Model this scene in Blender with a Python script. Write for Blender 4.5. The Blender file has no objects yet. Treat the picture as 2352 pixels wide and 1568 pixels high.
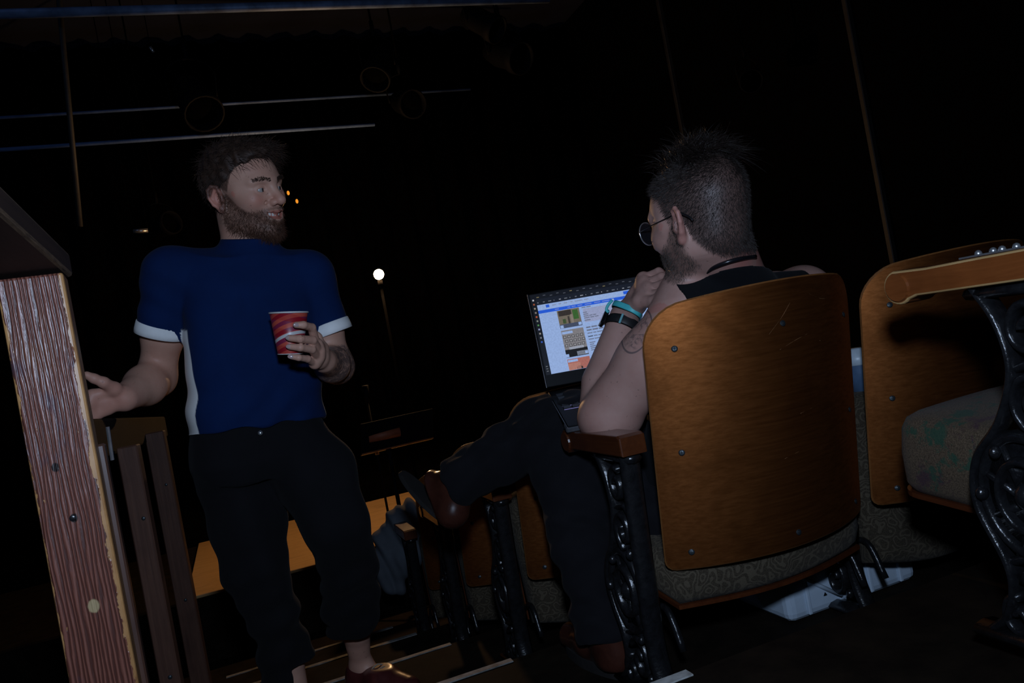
import bpy, bmesh, math, random
import numpy as np
from mathutils import Vector, Matrix

random.seed(7)
RNG = np.random.default_rng(7)
SC = bpy.context.scene
COL = SC.collection

# ------------------------------------------------------------------ camera
ROLL = math.radians(10.5); YAW = math.radians(20.0); FPX = 1800.0
CAM = np.array([0.0, 0.0, 0.635])
_k = np.array([math.sin(YAW), math.cos(YAW), 0.0])
_rh = np.array([math.cos(YAW), -math.sin(YAW), 0.0])
_z = np.array([0.0, 0.0, 1.0])
CR = math.cos(ROLL) * _rh - math.sin(ROLL) * _z      # camera right
CU = math.sin(ROLL) * _rh + math.cos(ROLL) * _z      # camera up
cd = bpy.data.cameras.new('camera'); cd.sensor_width = 36.0; cd.lens = 36.0 * FPX / 2352.0
cd.clip_start = 0.02; cd.clip_end = 100
cam = bpy.data.objects.new('camera', cd); COL.objects.link(cam)
cam.matrix_world = Matrix(((CR[0], CU[0], -_k[0], CAM[0]), (CR[1], CU[1], -_k[1], CAM[1]),
                           (CR[2], CU[2], -_k[2], CAM[2]), (0, 0, 0, 1)))
SC.camera = cam

# ------------------------------------------------------------------ world, lights, exposure
SC.view_settings.view_transform = 'Standard'
SC.view_settings.look = 'None'
SC.view_settings.gamma = 1.0
SC.view_settings.use_curve_mapping = False
SC.view_settings.exposure = 0.0
w = bpy.data.worlds.new('world'); SC.world = w; w.use_nodes = True
w.node_tree.nodes['Background'].inputs[0].default_value = (0.25, 0.42, 1.0, 1)
w.node_tree.nodes['Background'].inputs[1].default_value = 0.0005

def light(name, kind, loc, energy, color, size=0.05, target=None, spot=None, blend=0.5):
    ld = bpy.data.lights.new(name, kind); ld.energy = energy; ld.color = color
    if kind in ('POINT', 'SPOT'): ld.shadow_soft_size = size
    if kind == 'SPOT': ld.spot_size = math.radians(spot); ld.spot_blend = blend
    o = bpy.data.objects.new(name, ld); COL.objects.link(o); o.location = loc
    if target is not None:
        d = Vector(target) - Vector(loc)
        o.rotation_euler = d.to_track_quat('-Z', 'Y').to_euler()
    return o
FLASH_POS = CAM + CU * 0.25 - _k * 0.02
# the photographer's flash, mounted above the lens
light('camera_flash', 'SPOT', FLASH_POS, 68.0, (0.565, 0.725, 1.0), size=0.045,
      target=FLASH_POS + _k * 3.0 - CR * 0.60 + CU * 0.20, spot=160, blend=1.0)
# a dim blue stage wash left on over the rig, high at the left
light('blue_wash', 'POINT', (-2.6, 4.6, 4.0), 4.0, (0.30, 0.48, 1.0), size=0.06)

def P(px, py, D):
    """photo pixel (2352 x 1568) at a distance D along the lens axis -> place in the room"""
    return CAM + D * (_k + (px - 1176.0) / FPX * CR + (784.0 - py) / FPX * CU)

# ------------------------------------------------------------------ materials
MATS = {}
def new_mat(name):
    m = bpy.data.materials.new(name); m.use_nodes = True
    nt = m.node_tree; b = nt.nodes['Principled BSDF']
    MATS[name] = m
    return m, nt, b
def lk(nt, a, b): nt.links.new(a, b)
def coords(nt, scale=(1, 1, 1), rot=(0, 0, 0), kind='Object'):
    tc = nt.nodes.new('ShaderNodeTexCoord'); mp = nt.nodes.new('ShaderNodeMapping')
    mp.inputs['Scale'].default_value = scale; mp.inputs['Rotation'].default_value = rot
    lk(nt, tc.outputs[kind], mp.inputs['Vector']); return mp.outputs['Vector']
def noise(nt, vec, scale, detail=4, rough=0.6, dist=0.0):
    n = nt.nodes.new('ShaderNodeTexNoise'); n.inputs['Scale'].default_value = scale
    n.inputs['Detail'].default_value = detail; n.inputs['Roughness'].default_value = rough
    n.inputs['Distortion'].default_value = dist
    if vec is not None: lk(nt, vec, n.inputs['Vector'])
    return n.outputs['Fac']
def ramp(nt, fac, stops):
    r = nt.nodes.new('ShaderNodeValToRGB'); e = r.color_ramp.elements
    while len(e) < len(stops): e.new(0.5)
    for i, (p, c) in enumerate(stops):
        e[i].position = p; e[i].color = (c[0], c[1], c[2], 1)
    lk(nt, fac, r.inputs['Fac']); return r.outputs['Color']
def gray(nt, fac, p0, p1): return ramp(nt, fac, [(p0, (0, 0, 0)), (p1, (1, 1, 1))])
def mix(nt, fac, a, b):
    n = nt.nodes.new('ShaderNodeMix'); n.data_type = 'RGBA'
    for s, v in ((0, fac), (6, a), (7, b)):
        if isinstance(v, (int, float)): n.inputs[s].default_value = v
        elif isinstance(v, (tuple, list)): n.inputs[s].default_value = (v[0], v[1], v[2], 1)
        else: lk(nt, v, n.inputs[s])
    return n.outputs[2]
def bump(nt, b, h, strength=0.3, dist=0.002):
    n = nt.nodes.new('ShaderNodeBump'); n.inputs['Strength'].default_value = strength
    n.inputs['Distance'].default_value = dist; lk(nt, h, n.inputs['Height'])
    lk(nt, n.outputs['Normal'], b.inputs['Normal'])
def attr(nt, name):
    a = nt.nodes.new('ShaderNodeAttribute'); a.attribute_name = name; return a.outputs['Fac']
def mathn(nt, op, a, b=0.0, c=None):
    n = nt.nodes.new('ShaderNodeMath'); n.operation = op
    for i, v in enumerate((a, b, c)):
        if v is None: continue
        if isinstance(v, (int, float)): n.inputs[i].default_value = v
        else: lk(nt, v, n.inputs[i])
    return n.outputs[0]

def plain(name, col, rough=0.6, var=0.15, scale=30, metal=0.0, spec=0.5, bmp=0.0, bscale=None):
    m, nt, b = new_mat(name)
    v = coords(nt); n = noise(nt, v, scale)
    lk(nt, ramp(nt, n, [(0.3, [c * (1 - var) for c in col]), (0.7, [min(1, c * (1 + var)) for c in col])]), b.inputs['Base Color'])
    b.inputs['Roughness'].default_value = rough; b.inputs['Metallic'].default_value = metal
    b.inputs['Specular IOR Level'].default_value = spec
    if bmp: bump(nt, b, noise(nt, v, bscale or scale * 4), bmp)
    return m
def emit(name, col, strength):
    m, nt, b = new_mat(name)
    b.inputs['Base Color'].default_value = (col[0], col[1], col[2], 1)
    b.inputs['Emission Color'].default_value = (col[0], col[1], col[2], 1)
    b.inputs['Emission Strength'].default_value = strength
    b.inputs['Roughness'].default_value = 0.5
    return m
def screen_mat(name, col, strength=0.42):
    """a patch of picture on a lit display: black glass that gives off its colour"""
    m, nt, b = new_mat(name)
    v = coords(nt); n = noise(nt, v, 220, 2)
    c = ramp(nt, n, [(0.3, [x * 0.9 for x in col]), (0.7, [min(1, x * 1.08) for x in col])])
    b.inputs['Base Color'].default_value = (0.004, 0.004, 0.005, 1)
    lk(nt, c, b.inputs['Emission Color']); b.inputs['Emission Strength'].default_value = strength
    b.inputs['Roughness'].default_value = 0.35; b.inputs['Specular IOR Level'].default_value = 0.2
    return m
def wood(name, c0, c1, grain=(2, 40, 40), scale=4.0, rough=0.38, coat=0.3, bmp=0.15, blotch=0.5, metal=0.0, dist=0.6):
    m, nt, b = new_mat(name); b.inputs['Metallic'].default_value = metal
    v = coords(nt, grain); n = noise(nt, v, scale, 8, 0.65, dist)
    v2 = coords(nt); n2 = noise(nt, v2, 7, 3, 0.5, 0.8)
    col = ramp(nt, n, [(0.3, c0), (0.7, c1)])
    dark = [x * 0.55 for x in c0]
    f = mathn(nt, 'MULTIPLY', gray(nt, n2, 0.5, 0.75), blotch)
    col = mix(nt, f, col, dark)
    n3 = noise(nt, coords(nt, (grain[0] * 3, grain[1] * 3, grain[2] * 3)), scale * 2.5, 3, 0.7)
    col = mix(nt, mathn(nt, 'MULTIPLY', gray(nt, n3, 0.62, 0.72), 0.45), col, dark)
    lk(nt, col, b.inputs['Base Color'])
    b.inputs['Roughness'].default_value = rough; b.inputs['Coat Weight'].default_value = coat
    b.inputs['Coat Roughness'].default_value = 0.25
    bump(nt, b, n, bmp, 0.001)
    return m

M_BACK = wood('varnished_plywood', (0.29, 0.091, 0.022), (0.49, 0.165, 0.045), (1.0, 24, 42), 4.0, 0.47, 0.0, 0.03, metal=0.975, dist=0.12)
M_EDGE = wood('plywood_edge', (0.17, 0.060, 0.016), (0.28, 0.11, 0.03), (2, 60, 60), 5.0, 0.4, 0.3)
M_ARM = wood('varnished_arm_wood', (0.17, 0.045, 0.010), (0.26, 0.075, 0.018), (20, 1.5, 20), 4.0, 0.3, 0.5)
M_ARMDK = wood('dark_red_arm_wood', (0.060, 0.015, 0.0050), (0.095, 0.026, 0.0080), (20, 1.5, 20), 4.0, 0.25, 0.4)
M_ARMW = wood('worn_arm_edge', (0.42, 0.24, 0.09), (0.55, 0.34, 0.14), (20, 2, 20), 6.0, 0.5, 0.1)
M_IRON = plain('black_enamelled_iron', (0.010, 0.010, 0.011), 0.24, 0.4, 60, 0.0, 0.6, 0.5, 120)
M_SCREW = plain('dark_screw', (0.05, 0.06, 0.065), 0.4, 0.2, 200, 0.7)
M_CARPET = plain('black_painted_floor', (0.011, 0.0072, 0.0042), 0.85, 0.5, 12, 0, 0.10, 0.3, 60)
M_BLACK = plain('black_drape', (0.0018, 0.0018, 0.0022), 0.95, 0.3, 8, 0, 0.0)
M_WALL = plain('black_wall_paint', (0.0018, 0.0018, 0.0022), 0.95, 0.3, 3, 0, 0.02)
M_STRIP = plain('pale_edge_tape', (0.42, 0.43, 0.41), 0.6, 0.35, 40)
M_STRIPD = plain('scuffed_edge_tape', (0.20, 0.20, 0.19), 0.7, 0.5, 30)
M_STAGE = wood('stage_boards', (0.50, 0.30, 0.12), (0.64, 0.40, 0.17), (1.0, 14, 14), 3.0, 0.55, 0.0, 0.1, 0.3)
M_PIPE = plain('painted_pipe', (0.075, 0.135, 0.30), 0.6, 0.4, 6, 0.1)
M_PIPEB = plain('blue_grey_pipe', (0.10, 0.16, 0.30), 0.55, 0.5, 8, 0.2)
M_FIXT = plain('black_lamp_housing', (0.0032, 0.0034, 0.0045), 0.7, 0.3, 30, 0.0, 0.06)
M_MATTE = plain('matte_black', (0.0012, 0.0012, 0.0013), 0.95, 0.2, 10, 0.0, 0.0)
M_GLASSY = plain('lamp_lens', (0.03, 0.035, 0.04), 0.35, 0.1, 30, 0.2)
M_TRIM = plain('grey_trim', (0.018, 0.019, 0.021), 0.6, 0.4, 10)
M_STEEL = plain('bright_metal', (0.62, 0.64, 0.66), 0.3, 0.2, 50, 0.85)
M_DKWOOD = wood('dark_stained_wood', (0.060, 0.026, 0.017), (0.10, 0.045, 0.028), (30, 30, 1.5), 4.0, 0.42, 0.25, 0.3)
M_RAILBLK = wood('black_stained_rail', (0.007, 0.005, 0.005), (0.013, 0.009, 0.008), (30, 1.5, 30), 4.0, 0.9, 0.0, 0.3)
M_RAILBLK.node_tree.nodes['Principled BSDF'].inputs['Specular IOR Level'].default_value = 0.08

def post_mat():
    """weathered, ridged post: stain worn to raw wood along its long edges"""
    m, nt, b = new_mat('weathered_post')
    v = coords(nt, (1, 1, 0.05)); n = noise(nt, v, 90, 3, 0.5, 0.7)
    w_ = nt.nodes.new('ShaderNodeTexWave'); w_.wave_type = 'BANDS'; w_.bands_direction = 'X'
    w_.inputs['Scale'].default_value = 52; w_.inputs['Distortion'].default_value = 7.0
    w_.inputs['Detail'].default_value = 5; w_.inputs['Detail Scale'].default_value = 1.4
    lk(nt, coords(nt, (1, 1, 0.10)), w_.inputs['Vector'])
    ridge = w_.outputs['Fac']
    col = ramp(nt, ridge, [(0.12, (0.075, 0.022, 0.014)), (0.85, (0.21, 0.075, 0.050))])
    n2 = noise(nt, coords(nt, (1, 1, 0.35)), 9, 4, 0.6)
    col = mix(nt, mathn(nt, 'MULTIPLY', gray(nt, n2, 0.56, 0.72), 0.55), col, (0.22, 0.085, 0.025))
    n4 = noise(nt, coords(nt, (1, 1, 0.5)), 16, 3, 0.6)
    col = mix(nt, mathn(nt, 'MULTIPLY', gray(nt, n4, 0.60, 0.70), 0.5), col, (0.045, 0.045, 0.075))
    tc = nt.nodes.new('ShaderNodeTexCoord'); sp = nt.nodes.new('ShaderNodeSeparateXYZ')
    lk(nt, tc.outputs['Object'], sp.inputs[0])
    en = noise(nt, coords(nt, (1, 1, 0.45)), 38, 4, 0.65)
    e = mathn(nt, 'ADD', sp.outputs['X'], mathn(nt, 'MULTIPLY', mathn(nt, 'SUBTRACT', en, 0.5), 0.026))
    worn = gray(nt, mathn(nt, 'MULTIPLY_ADD', e, 10.0, 0.5), 0.868, 0.880)
    e2 = mathn(nt, 'SUBTRACT', mathn(nt, 'MULTIPLY', mathn(nt, 'SUBTRACT', en, 0.5), 0.02), sp.outputs['X'])
    worn2 = gray(nt, mathn(nt, 'MULTIPLY_ADD', e2, 10.0, 0.5), 0.925, 0.935)
    zt = gray(nt, mathn(nt, 'ADD', sp.outputs['Z'], mathn(nt, 'MULTIPLY', en, 0.10)), 0.865, 0.885)
    wr = mathn(nt, 'MAXIMUM', worn, worn2)
    fleck = noise(nt, coords(nt, (1, 1, 0.3)), 130, 2, 0.5)
    wr = mathn(nt, 'MAXIMUM', wr, mathn(nt, 'MULTIPLY', gray(nt, fleck, 0.735, 0.75), 0.8))
    rawc = ramp(nt, en, [(0.3, (0.30, 0.135, 0.045)), (0.7, (0.50, 0.26, 0.095))])
    col = mix(nt, wr, col, rawc)
    # pale plug of filler and darker knots
    for (kx, kz, kr, kc) in ((0.004, 0.360, 0.0085, (0.42, 0.31, 0.16)), (-0.0, 0.495, 0.006, (0.012, 0.006, 0.005)), (-0.012, 0.575, 0.006, (0.012, 0.006, 0.005))):
        dx = mathn(nt, 'SUBTRACT', sp.outputs['X'], kx); dz = mathn(nt, 'SUBTRACT', sp.outputs['Z'], kz)
        r = mathn(nt, 'SQRT', mathn(nt, 'ADD', mathn(nt, 'MULTIPLY', dx, dx), mathn(nt, 'MULTIPLY', mathn(nt, 'MULTIPLY', dz, dz), 0.6)))
        r = mathn(nt, 'ADD', r, mathn(nt, 'MULTIPLY', mathn(nt, 'SUBTRACT', en, 0.5), 0.008))
        f = gray(nt, mathn(nt, 'MULTIPLY', r, 50.0), kr * 50 * 0.75, kr * 50)
        col = mix(nt, f, kc, col)
    lk(nt, col, b.inputs['Base Color'])
    b.inputs['Roughness'].default_value = 0.36; b.inputs['Specular IOR Level'].default_value = 0.6
    h = mathn(nt, 'MULTIPLY', ridge, mathn(nt, 'SUBTRACT', 1.0, wr))
    bump(nt, b, h, 0.9, 0.0012)
    return m
M_POST = post_mat()

def fabric_mat(name, base, light_c, blotch=True, swirl=True):
    """worn mohair upholstery: curling relief pattern, faded green and plum patches"""
    m, nt, b = new_mat(name)
    v = coords(nt)
    n = noise(nt, v, 420, 2, 0.8)
    col = ramp(nt, n, [(0.35, [c * 0.45 for c in base]), (0.72, [c * 1.5 for c in base])])
    if swirl:
        sw = nt.nodes.new('ShaderNodeTexWave'); sw.wave_type = 'RINGS'
        sw.inputs['Scale'].default_value = 16.0; sw.inputs['Distortion'].default_value = 26.0
        sw.inputs['Detail'].default_value = 1.0; sw.inputs['Detail Scale'].default_value = 1.6
        lk(nt, coords(nt, (1, 1, 1)), sw.inputs['Vector'])
        col = mix(nt, mathn(nt, 'MULTIPLY', gray(nt, sw.outputs['Fac'], 0.62, 0.74), 0.55), col, light_c)
    if blotch:
        g = noise(nt, v, 17, 5, 0.75); col = mix(nt, mathn(nt, 'MULTIPLY', gray(nt, g, 0.54, 0.60), 0.75), col, (0.012, 0.065, 0.040))
        p = noise(nt, coords(nt, (1, 1, 1), (0.7, 0.2, 1.1)), 13, 5, 0.7); col = mix(nt, mathn(nt, 'MULTIPLY', gray(nt, p, 0.55, 0.63), 0.65), col, (0.050, 0.016, 0.036))
    lk(nt, col, b.inputs['Base Color']); b.inputs['Roughness'].default_value = 0.92
    b.inputs['Specular IOR Level'].default_value = 0.15
    b.inputs['Sheen Weight'].default_value = 0.05
    bump(nt, b, n, 0.6, 0.002)
    return m
M_FAB = fabric_mat('worn_mohair', (0.105, 0.072, 0.044), (0.19, 0.175, 0.145), True, False)
M_FABG = fabric_mat('grey_damask', (0.060, 0.046, 0.030), (0.125, 0.10, 0.066), False)

# ------------------------------------------------------------------ mesh helpers
def tagk(o, label=None, cat=None, group=None, kind=None):
    if label: o['label'] = label
    if cat: o['category'] = cat
    if group: o['group'] = group
    if kind: o['kind'] = kind
    return o
def link(name, me, mat=None, parent=None, smooth=False):
    if mat is not None:
        for mm in (mat if isinstance(mat, (list, tuple)) else [mat]): me.materials.append(mm)
    if smooth: me.polygons.foreach_set('use_smooth', [True] * len(me.polygons))
    o = bpy.data.objects.new(name, me); COL.objects.link(o)
    if parent is not None: o.parent = parent
    return o
def empty(name, loc=(0, 0, 0), rz=0.0, parent=None):
    o = bpy.data.objects.new(name, None); COL.objects.link(o); o.location = loc
    o.rotation_euler = (0, 0, rz); o.empty_display_size = 0.05
    if parent is not None: o.parent = parent
    return o
def pyd(name, V, F, mat=None, parent=None, smooth=False):
    me = bpy.data.meshes.new(name); me.from_pydata([tuple(map(float, v)) for v in V], [], F); me.update()
    return link(name, me, mat, parent, smooth)
def bm_obj(name, bm, mat=None, parent=None, smooth=False):
    me = bpy.data.meshes.new(name); bm.normal_update(); bm.to_mesh(me); bm.free()
    return link(name, me, mat, parent, smooth)
def bm_box(bm, lo, hi, bev=0.0, seg=2, M=None, mi=0):
    lo = Vector(lo); hi = Vector(hi)
    r = bmesh.ops.create_cube(bm, size=1.0)
    vs = r['verts']; c = (lo + hi) / 2; s = hi - lo
    for v in vs: v.co = Vector((v.co.x * s.x, v.co.y * s.y, v.co.z * s.z)) + c
    fs = list({f for v in vs for f in v.link_faces})
    for f in fs: f.material_index = mi
    if bev > 0:
        es = list({e for v in vs for e in v.link_edges})
        rr = bmesh.ops.bevel(bm, geom=es, offset=bev, segments=seg, affect='EDGES', profile=0.5)
        vs = list({v for f in rr['faces'] for v in f.verts} | {v for v in vs if v.is_valid})
    if M is not None:
        for v in vs: v.co = M @ v.co
    return vs
def box(name, lo, hi, mat, parent=None, bev=0.0, seg=2, M=None):
    bm = bmesh.new(); bm_box(bm, lo, hi, bev, seg, M); return bm_obj(name, bm, mat, parent)
def frames_along(pts):
    pts = np.asarray(pts, float); n = len(pts)
    T = np.gradient(pts, axis=0); T /= np.linalg.norm(T, axis=1)[:, None] + 1e-12
    up = np.array([0, 0, 1.0]) if abs(T[0][2]) < 0.9 else np.array([1.0, 0, 0])
    N = np.cross(T[0], up); N /= np.linalg.norm(N); Ns = [N]
    for i in range(1, n):
        N = Ns[-1] - T[i] * np.dot(Ns[-1], T[i]); N /= np.linalg.norm(N) + 1e-12; Ns.append(N)
    Ns = np.array(Ns); return pts, T, Ns, np.cross(T, Ns)
def tube_vf(pts, rad, nseg=10, ry=None, base=0, flat_axis=None, closed=False):
    """swept tube; rad scalar or list; ry second radius (elliptic), flat_axis fixes the first cross axis"""
    pts, T, N, B = frames_along(pts); n = len(pts)
    if flat_axis is not None:
        fa = np.asarray(flat_axis, float)
        N = np.array([fa - t * np.dot(fa, t) for t in T]); N /= np.linalg.norm(N, axis=1)[:, None]
        B = np.cross(T, N)
    rad = np.broadcast_to(np.asarray(rad, float), (n,)); ry = rad if ry is None else np.broadcast_to(np.asarray(ry, float), (n,))
    V = []; F = []
    for i in range(n):
        for j in range(nseg):
            a = 2 * math.pi * j / nseg
            V.append(pts[i] + N[i] * math.cos(a) * rad[i] + B[i] * math.sin(a) * ry[i])
    for i in range(n - 1 if not closed else n):
        i2 = (i + 1) % n
        for j in range(nseg):
            j2 = (j + 1) % nseg
            F.append((base + i * nseg + j, base + i * nseg + j2, base + i2 * nseg + j2, base + i2 * nseg + j))
    if not closed:
        F.append(tuple(base + j for j in range(nseg))[::-1]); F.append(tuple(base + (n - 1) * nseg + j for j in range(nseg)))
    return V, F
class MB:
    def __init__(s): s.V = []; s.F = []; s.mi = []
    def add(s, V, F, mi=0):
        b = len(s.V); s.V += [tuple(v) for v in V]
        s.F += [tuple(b + i for i in f) for f in F]; s.mi += [mi] * len(F); return s
    def tube(s, pts, rad, nseg=10, ry=None, flat_axis=None, closed=False, mi=0):
        return s.add(*tube_vf(pts, rad, nseg, ry, 0, flat_axis, closed), mi)
    def ball(s, c, r, nu=12, nv=8, sc=(1, 1, 1), mi=0):
        V = []; F = []
        for i in range(nv + 1):
            th = math.pi * i / nv
            for j in range(nu):
                ph = 2 * math.pi * j / nu
                V.append((c[0] + r * sc[0] * math.sin(th) * math.cos(ph), c[1] + r * sc[1] * math.sin(th) * math.sin(ph), c[2] + r * sc[2] * math.cos(th)))
        for i in range(nv):
            for j in range(nu):
                F.append((i * nu + j, (i + 1) * nu + j, (i + 1) * nu + (j + 1) % nu, i * nu + (j + 1) % nu))
        return s.add(V, F, mi)
    def obj(s, name, mat, parent=None, smooth=True):
        o = pyd(name, s.V, s.F, mat, parent, smooth)
        if any(s.mi): o.data.polygons.foreach_set('material_index', s.mi)
        return o
def catmull(pts, per=8):
    pts = [np.asarray(p, float) for p in pts]; out = []
    q = [2 * pts[0] - pts[1]] + pts + [2 * pts[-1] - pts[-2]]
    for i in range(1, len(q) - 2):
        p0, p1, p2, p3 = q[i - 1:i + 3]
        for t in np.linspace(0, 1, per, endpoint=False):
            out.append(0.5 * (2 * p1 + (p2 - p0) * t + (2 * p0 - 5 * p1 + 4 * p2 - p3) * t ** 2 + (3 * p1 - p0 - 3 * p2 + p3) * t ** 3))
    out.append(pts[-1]); return np.array(out)
def lathe(name, prof, nseg, mat, parent=None, M=None, cap=True):
    V = []; F = []
    for (r, z) in prof:
        for j in range(nseg):
            a = 2 * math.pi * j / nseg; V.append((r * math.cos(a), r * math.sin(a), z))
    for i in range(len(prof) - 1):
        for j in range(nseg):
            F.append((i * nseg + j, i * nseg + (j + 1) % nseg, (i + 1) * nseg + (j + 1) % nseg, (i + 1) * nseg + j))
    if M is not None: V = [tuple(M @ Vector(v)) for v in V]
    return pyd(name, V, F, mat, parent, True)
def copy_tree(o, parent=None):
    c = o.copy(); COL.objects.link(c); c.parent = parent
    for ch in [x for x in bpy.data.objects if x.parent == o]: copy_tree(ch, c)
    return c

# ------------------------------------------------------------------ signed-distance modelling of bodies and cloth
class SDF:
    def __init__(s): s.L = []
    def _add(s, fn, lo, hi, op, k): s.L.append((fn, np.asarray(lo, float), np.asarray(hi, float), op, k)); return s
    def rc(s, a, b, ra, rb, k=0.02, op='u'):
        a = np.asarray(a, float); b = np.asarray(b, float); ba = b - a; L2 = float(ba @ ba) + 1e-12
        def fn(X, Y, Z):
            t = np.clip(((X - a[0]) * ba[0] + (Y - a[1]) * ba[1] + (Z - a[2]) * ba[2]) / L2, 0, 1)
            return np.sqrt((X - a[0] - t * ba[0]) ** 2 + (Y - a[1] - t * ba[1]) ** 2 + (Z - a[2] - t * ba[2]) ** 2) - (ra + t * (rb - ra))
        r = max(ra, rb)
        return s._add(fn, np.minimum(a, b) - r, np.maximum(a, b) + r, op, k)
    def chain(s, pts, rads, k=0.01, op='u'):
        for i in range(len(pts) - 1): s.rc(pts[i], pts[i + 1], rads[i], rads[i + 1], k, op)
        return s
    def ell(s, c, R, rad, k=0.02, op='u'):
        """R: 3x3, columns are the ellipsoid's own axes"""
        c = np.asarray(c, float); R = np.asarray(R, float); rad = np.asarray(rad, float)
        def fn(X, Y, Z):
            x = X - c[0]; y = Y - c[1]; z = Z - c[2]; q0 = q1 = 0.0
            for i in range(3):
                l = x * R[0, i] + y * R[1, i] + z * R[2, i]
                q0 = q0 + (l / rad[i]) ** 2; q1 = q1 + (l / rad[i] ** 2) ** 2
            q0 = np.sqrt(q0); return q0 * (q0 - 1) / (np.sqrt(q1) + 1e-9)
        ext = np.sqrt(((R * rad[None, :]) ** 2).sum(1))
        return s._add(fn, c - ext, c + ext, op, k)
    def loft(s, c, R, zs, ws, ds, x0=None, y0=None, e=2.4, k=0.03, op='u'):
        """body of elliptic sections stacked along the frame's third axis"""
        c = np.asarray(c, float); R = np.asarray(R, float); zs = np.asarray(zs, float)
        zz = np.linspace(zs[0], zs[-1], 120)
        def sm(v):
            v = np.interp(zz, zs, v); kk = np.ones(13) / 13
            return np.convolve(np.pad(v, 6, 'edge'), kk, 'valid')
        W = sm(ws); D = sm(ds); X0 = sm(x0 if x0 is not None else [0] * len(zs)); Y0 = sm(y0 if y0 is not None else [0] * len(zs))
        def fn(X, Y, Z):
            x = X - c[0]; y = Y - c[1]; z = Z - c[2]
            lx = x * R[0, 0] + y * R[1, 0] + z * R[2, 0]; ly = x * R[0, 1] + y * R[1, 1] + z * R[2, 1]; lz = x * R[0, 2] + y * R[1, 2] + z * R[2, 2]
            w_ = np.interp(lz, zz, W); d_ = np.interp(lz, zz, D)
            q = (np.abs((lx - np.interp(lz, zz, X0)) / w_) ** e + np.abs((ly - np.interp(lz, zz, Y0)) / d_) ** e) ** (1 / e)
            return np.maximum((q - 1) * np.minimum(w_, d_), np.maximum(lz - zs[-1], zs[0] - lz))
        m = max(max(ws), max(ds)) + 0.1
        pts = np.array([c + R @ np.array([sx * m, sy * m, zz_]) for sx in (-1, 1) for sy in (-1, 1) for zz_ in (zs[0], zs[-1])])
        return s._add(fn, pts.min(0), pts.max(0), op, k)
    def plane(s, p, n, lo, hi, k=0.004):
        """cut away the side the normal points to, within a box"""
        p = np.asarray(p, float); n = np.asarray(n, float); n = n / np.linalg.norm(n)
        fn = lambda X, Y, Z: -((X - p[0]) * n[0] + (Y - p[1]) * n[1] + (Z - p[2]) * n[2])
        return s._add(fn, lo, hi, 's', k)
    def bounds(s):
        lo = np.min([l[1] for l in s.L if l[3] == 'u'], axis=0); hi = np.max([l[2] for l in s.L if l[3] == 'u'], axis=0)
        return lo, hi
    def grid(s, lo, hi, h):
        n = np.ceil((hi - lo) / h).astype(int) + 1
        ax = [lo[i] + h * np.arange(n[i]) for i in range(3)]
        D = np.full(tuple(n), 1.0, np.float32)
        for fn, a, b, op, k in s.L:
            m = k + 2.5 * h
            i0 = [max(0, int(math.floor((a[i] - m - lo[i]) / h))) for i in range(3)]
            i1 = [min(n[i], int(math.ceil((b[i] + m - lo[i]) / h)) + 1) for i in range(3)]
            if any(i1[i] <= i0[i] for i in range(3)): continue
            sl = tuple(slice(i0[i], i1[i]) for i in range(3))
            d = fn(ax[0][sl[0]][:, None, None], ax[1][sl[1]][None, :, None], ax[2][sl[2]][None, None, :]).astype(np.float32)
            A = D[sl]
            if op == 'u':
                hh = np.clip(0.5 + 0.5 * (d - A) / k, 0, 1); D[sl] = d * (1 - hh) + A * hh - k * hh * (1 - hh)
            else:
                A = -A; hh = np.clip(0.5 + 0.5 * (d - A) / k, 0, 1); D[sl] = -(d * (1 - hh) + A * hh - k * hh * (1 - hh))
        return D
def surface_nets(D, lo, h):
    S = D < 0; c = [slice(0, -1), slice(1, None)]
    cnt = sum(S[c[i], c[j], c[k]].astype(np.int8) for i in (0, 1) for j in (0, 1) for k in (0, 1))
    act = (cnt > 0) & (cnt < 8); I = np.argwhere(act)
    if len(I) == 0: return np.zeros((0, 3)), np.zeros((0, 4), int)
    idx = np.full(act.shape, -1, np.int32); idx[tuple(I.T)] = np.arange(len(I))
    acc = np.zeros((len(I), 3)); num = np.zeros(len(I))
    cor = [(i, j, k) for i in (0, 1) for j in (0, 1) for k in (0, 1)]
    for a in cor:
        for ax in range(3):
            if a[ax]: continue
            b = list(a); b[ax] = 1
            da = D[I[:, 0] + a[0], I[:, 1] + a[1], I[:, 2] + a[2]]; db = D[I[:, 0] + b[0], I[:, 1] + b[1], I[:, 2] + b[2]]
            m = (da < 0) != (db < 0); t = np.where(m, da / np.where(m, da - db, 1), 0)
            p = np.array(a, float)[None, :].repeat(len(I), 0); p[:, ax] += t
            acc[m] += p[m]; num[m] += 1
    V = lo + h * (I + acc / num[:, None])
    Q = []
    for ax in range(3):
        a, b = [(1, 2), (2, 0), (0, 1)][ax]
        s0 = [slice(None)] * 3; s1 = [slice(None)] * 3; s0[ax] = slice(0, -1); s1[ax] = slice(1, None)
        E = S[tuple(s0)] != S[tuple(s1)]; J = np.argwhere(E)
        ok = (J[:, a] > 0) & (J[:, b] > 0) & (J[:, a] < D.shape[a] - 1) & (J[:, b] < D.shape[b] - 1); J = J[ok]
        def g(oa, ob):
            K = J.copy(); K[:, a] += oa; K[:, b] += ob; return idx[tuple(K.T)]
        q = np.stack([g(-1, -1), g(0, -1), g(0, 0), g(-1, 0)], 1)
        inside = S[tuple(J.T)]
        q = np.where(inside[:, None], q, q[:, ::-1]); Q.append(q)
    return V, np.concatenate(Q)
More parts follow.
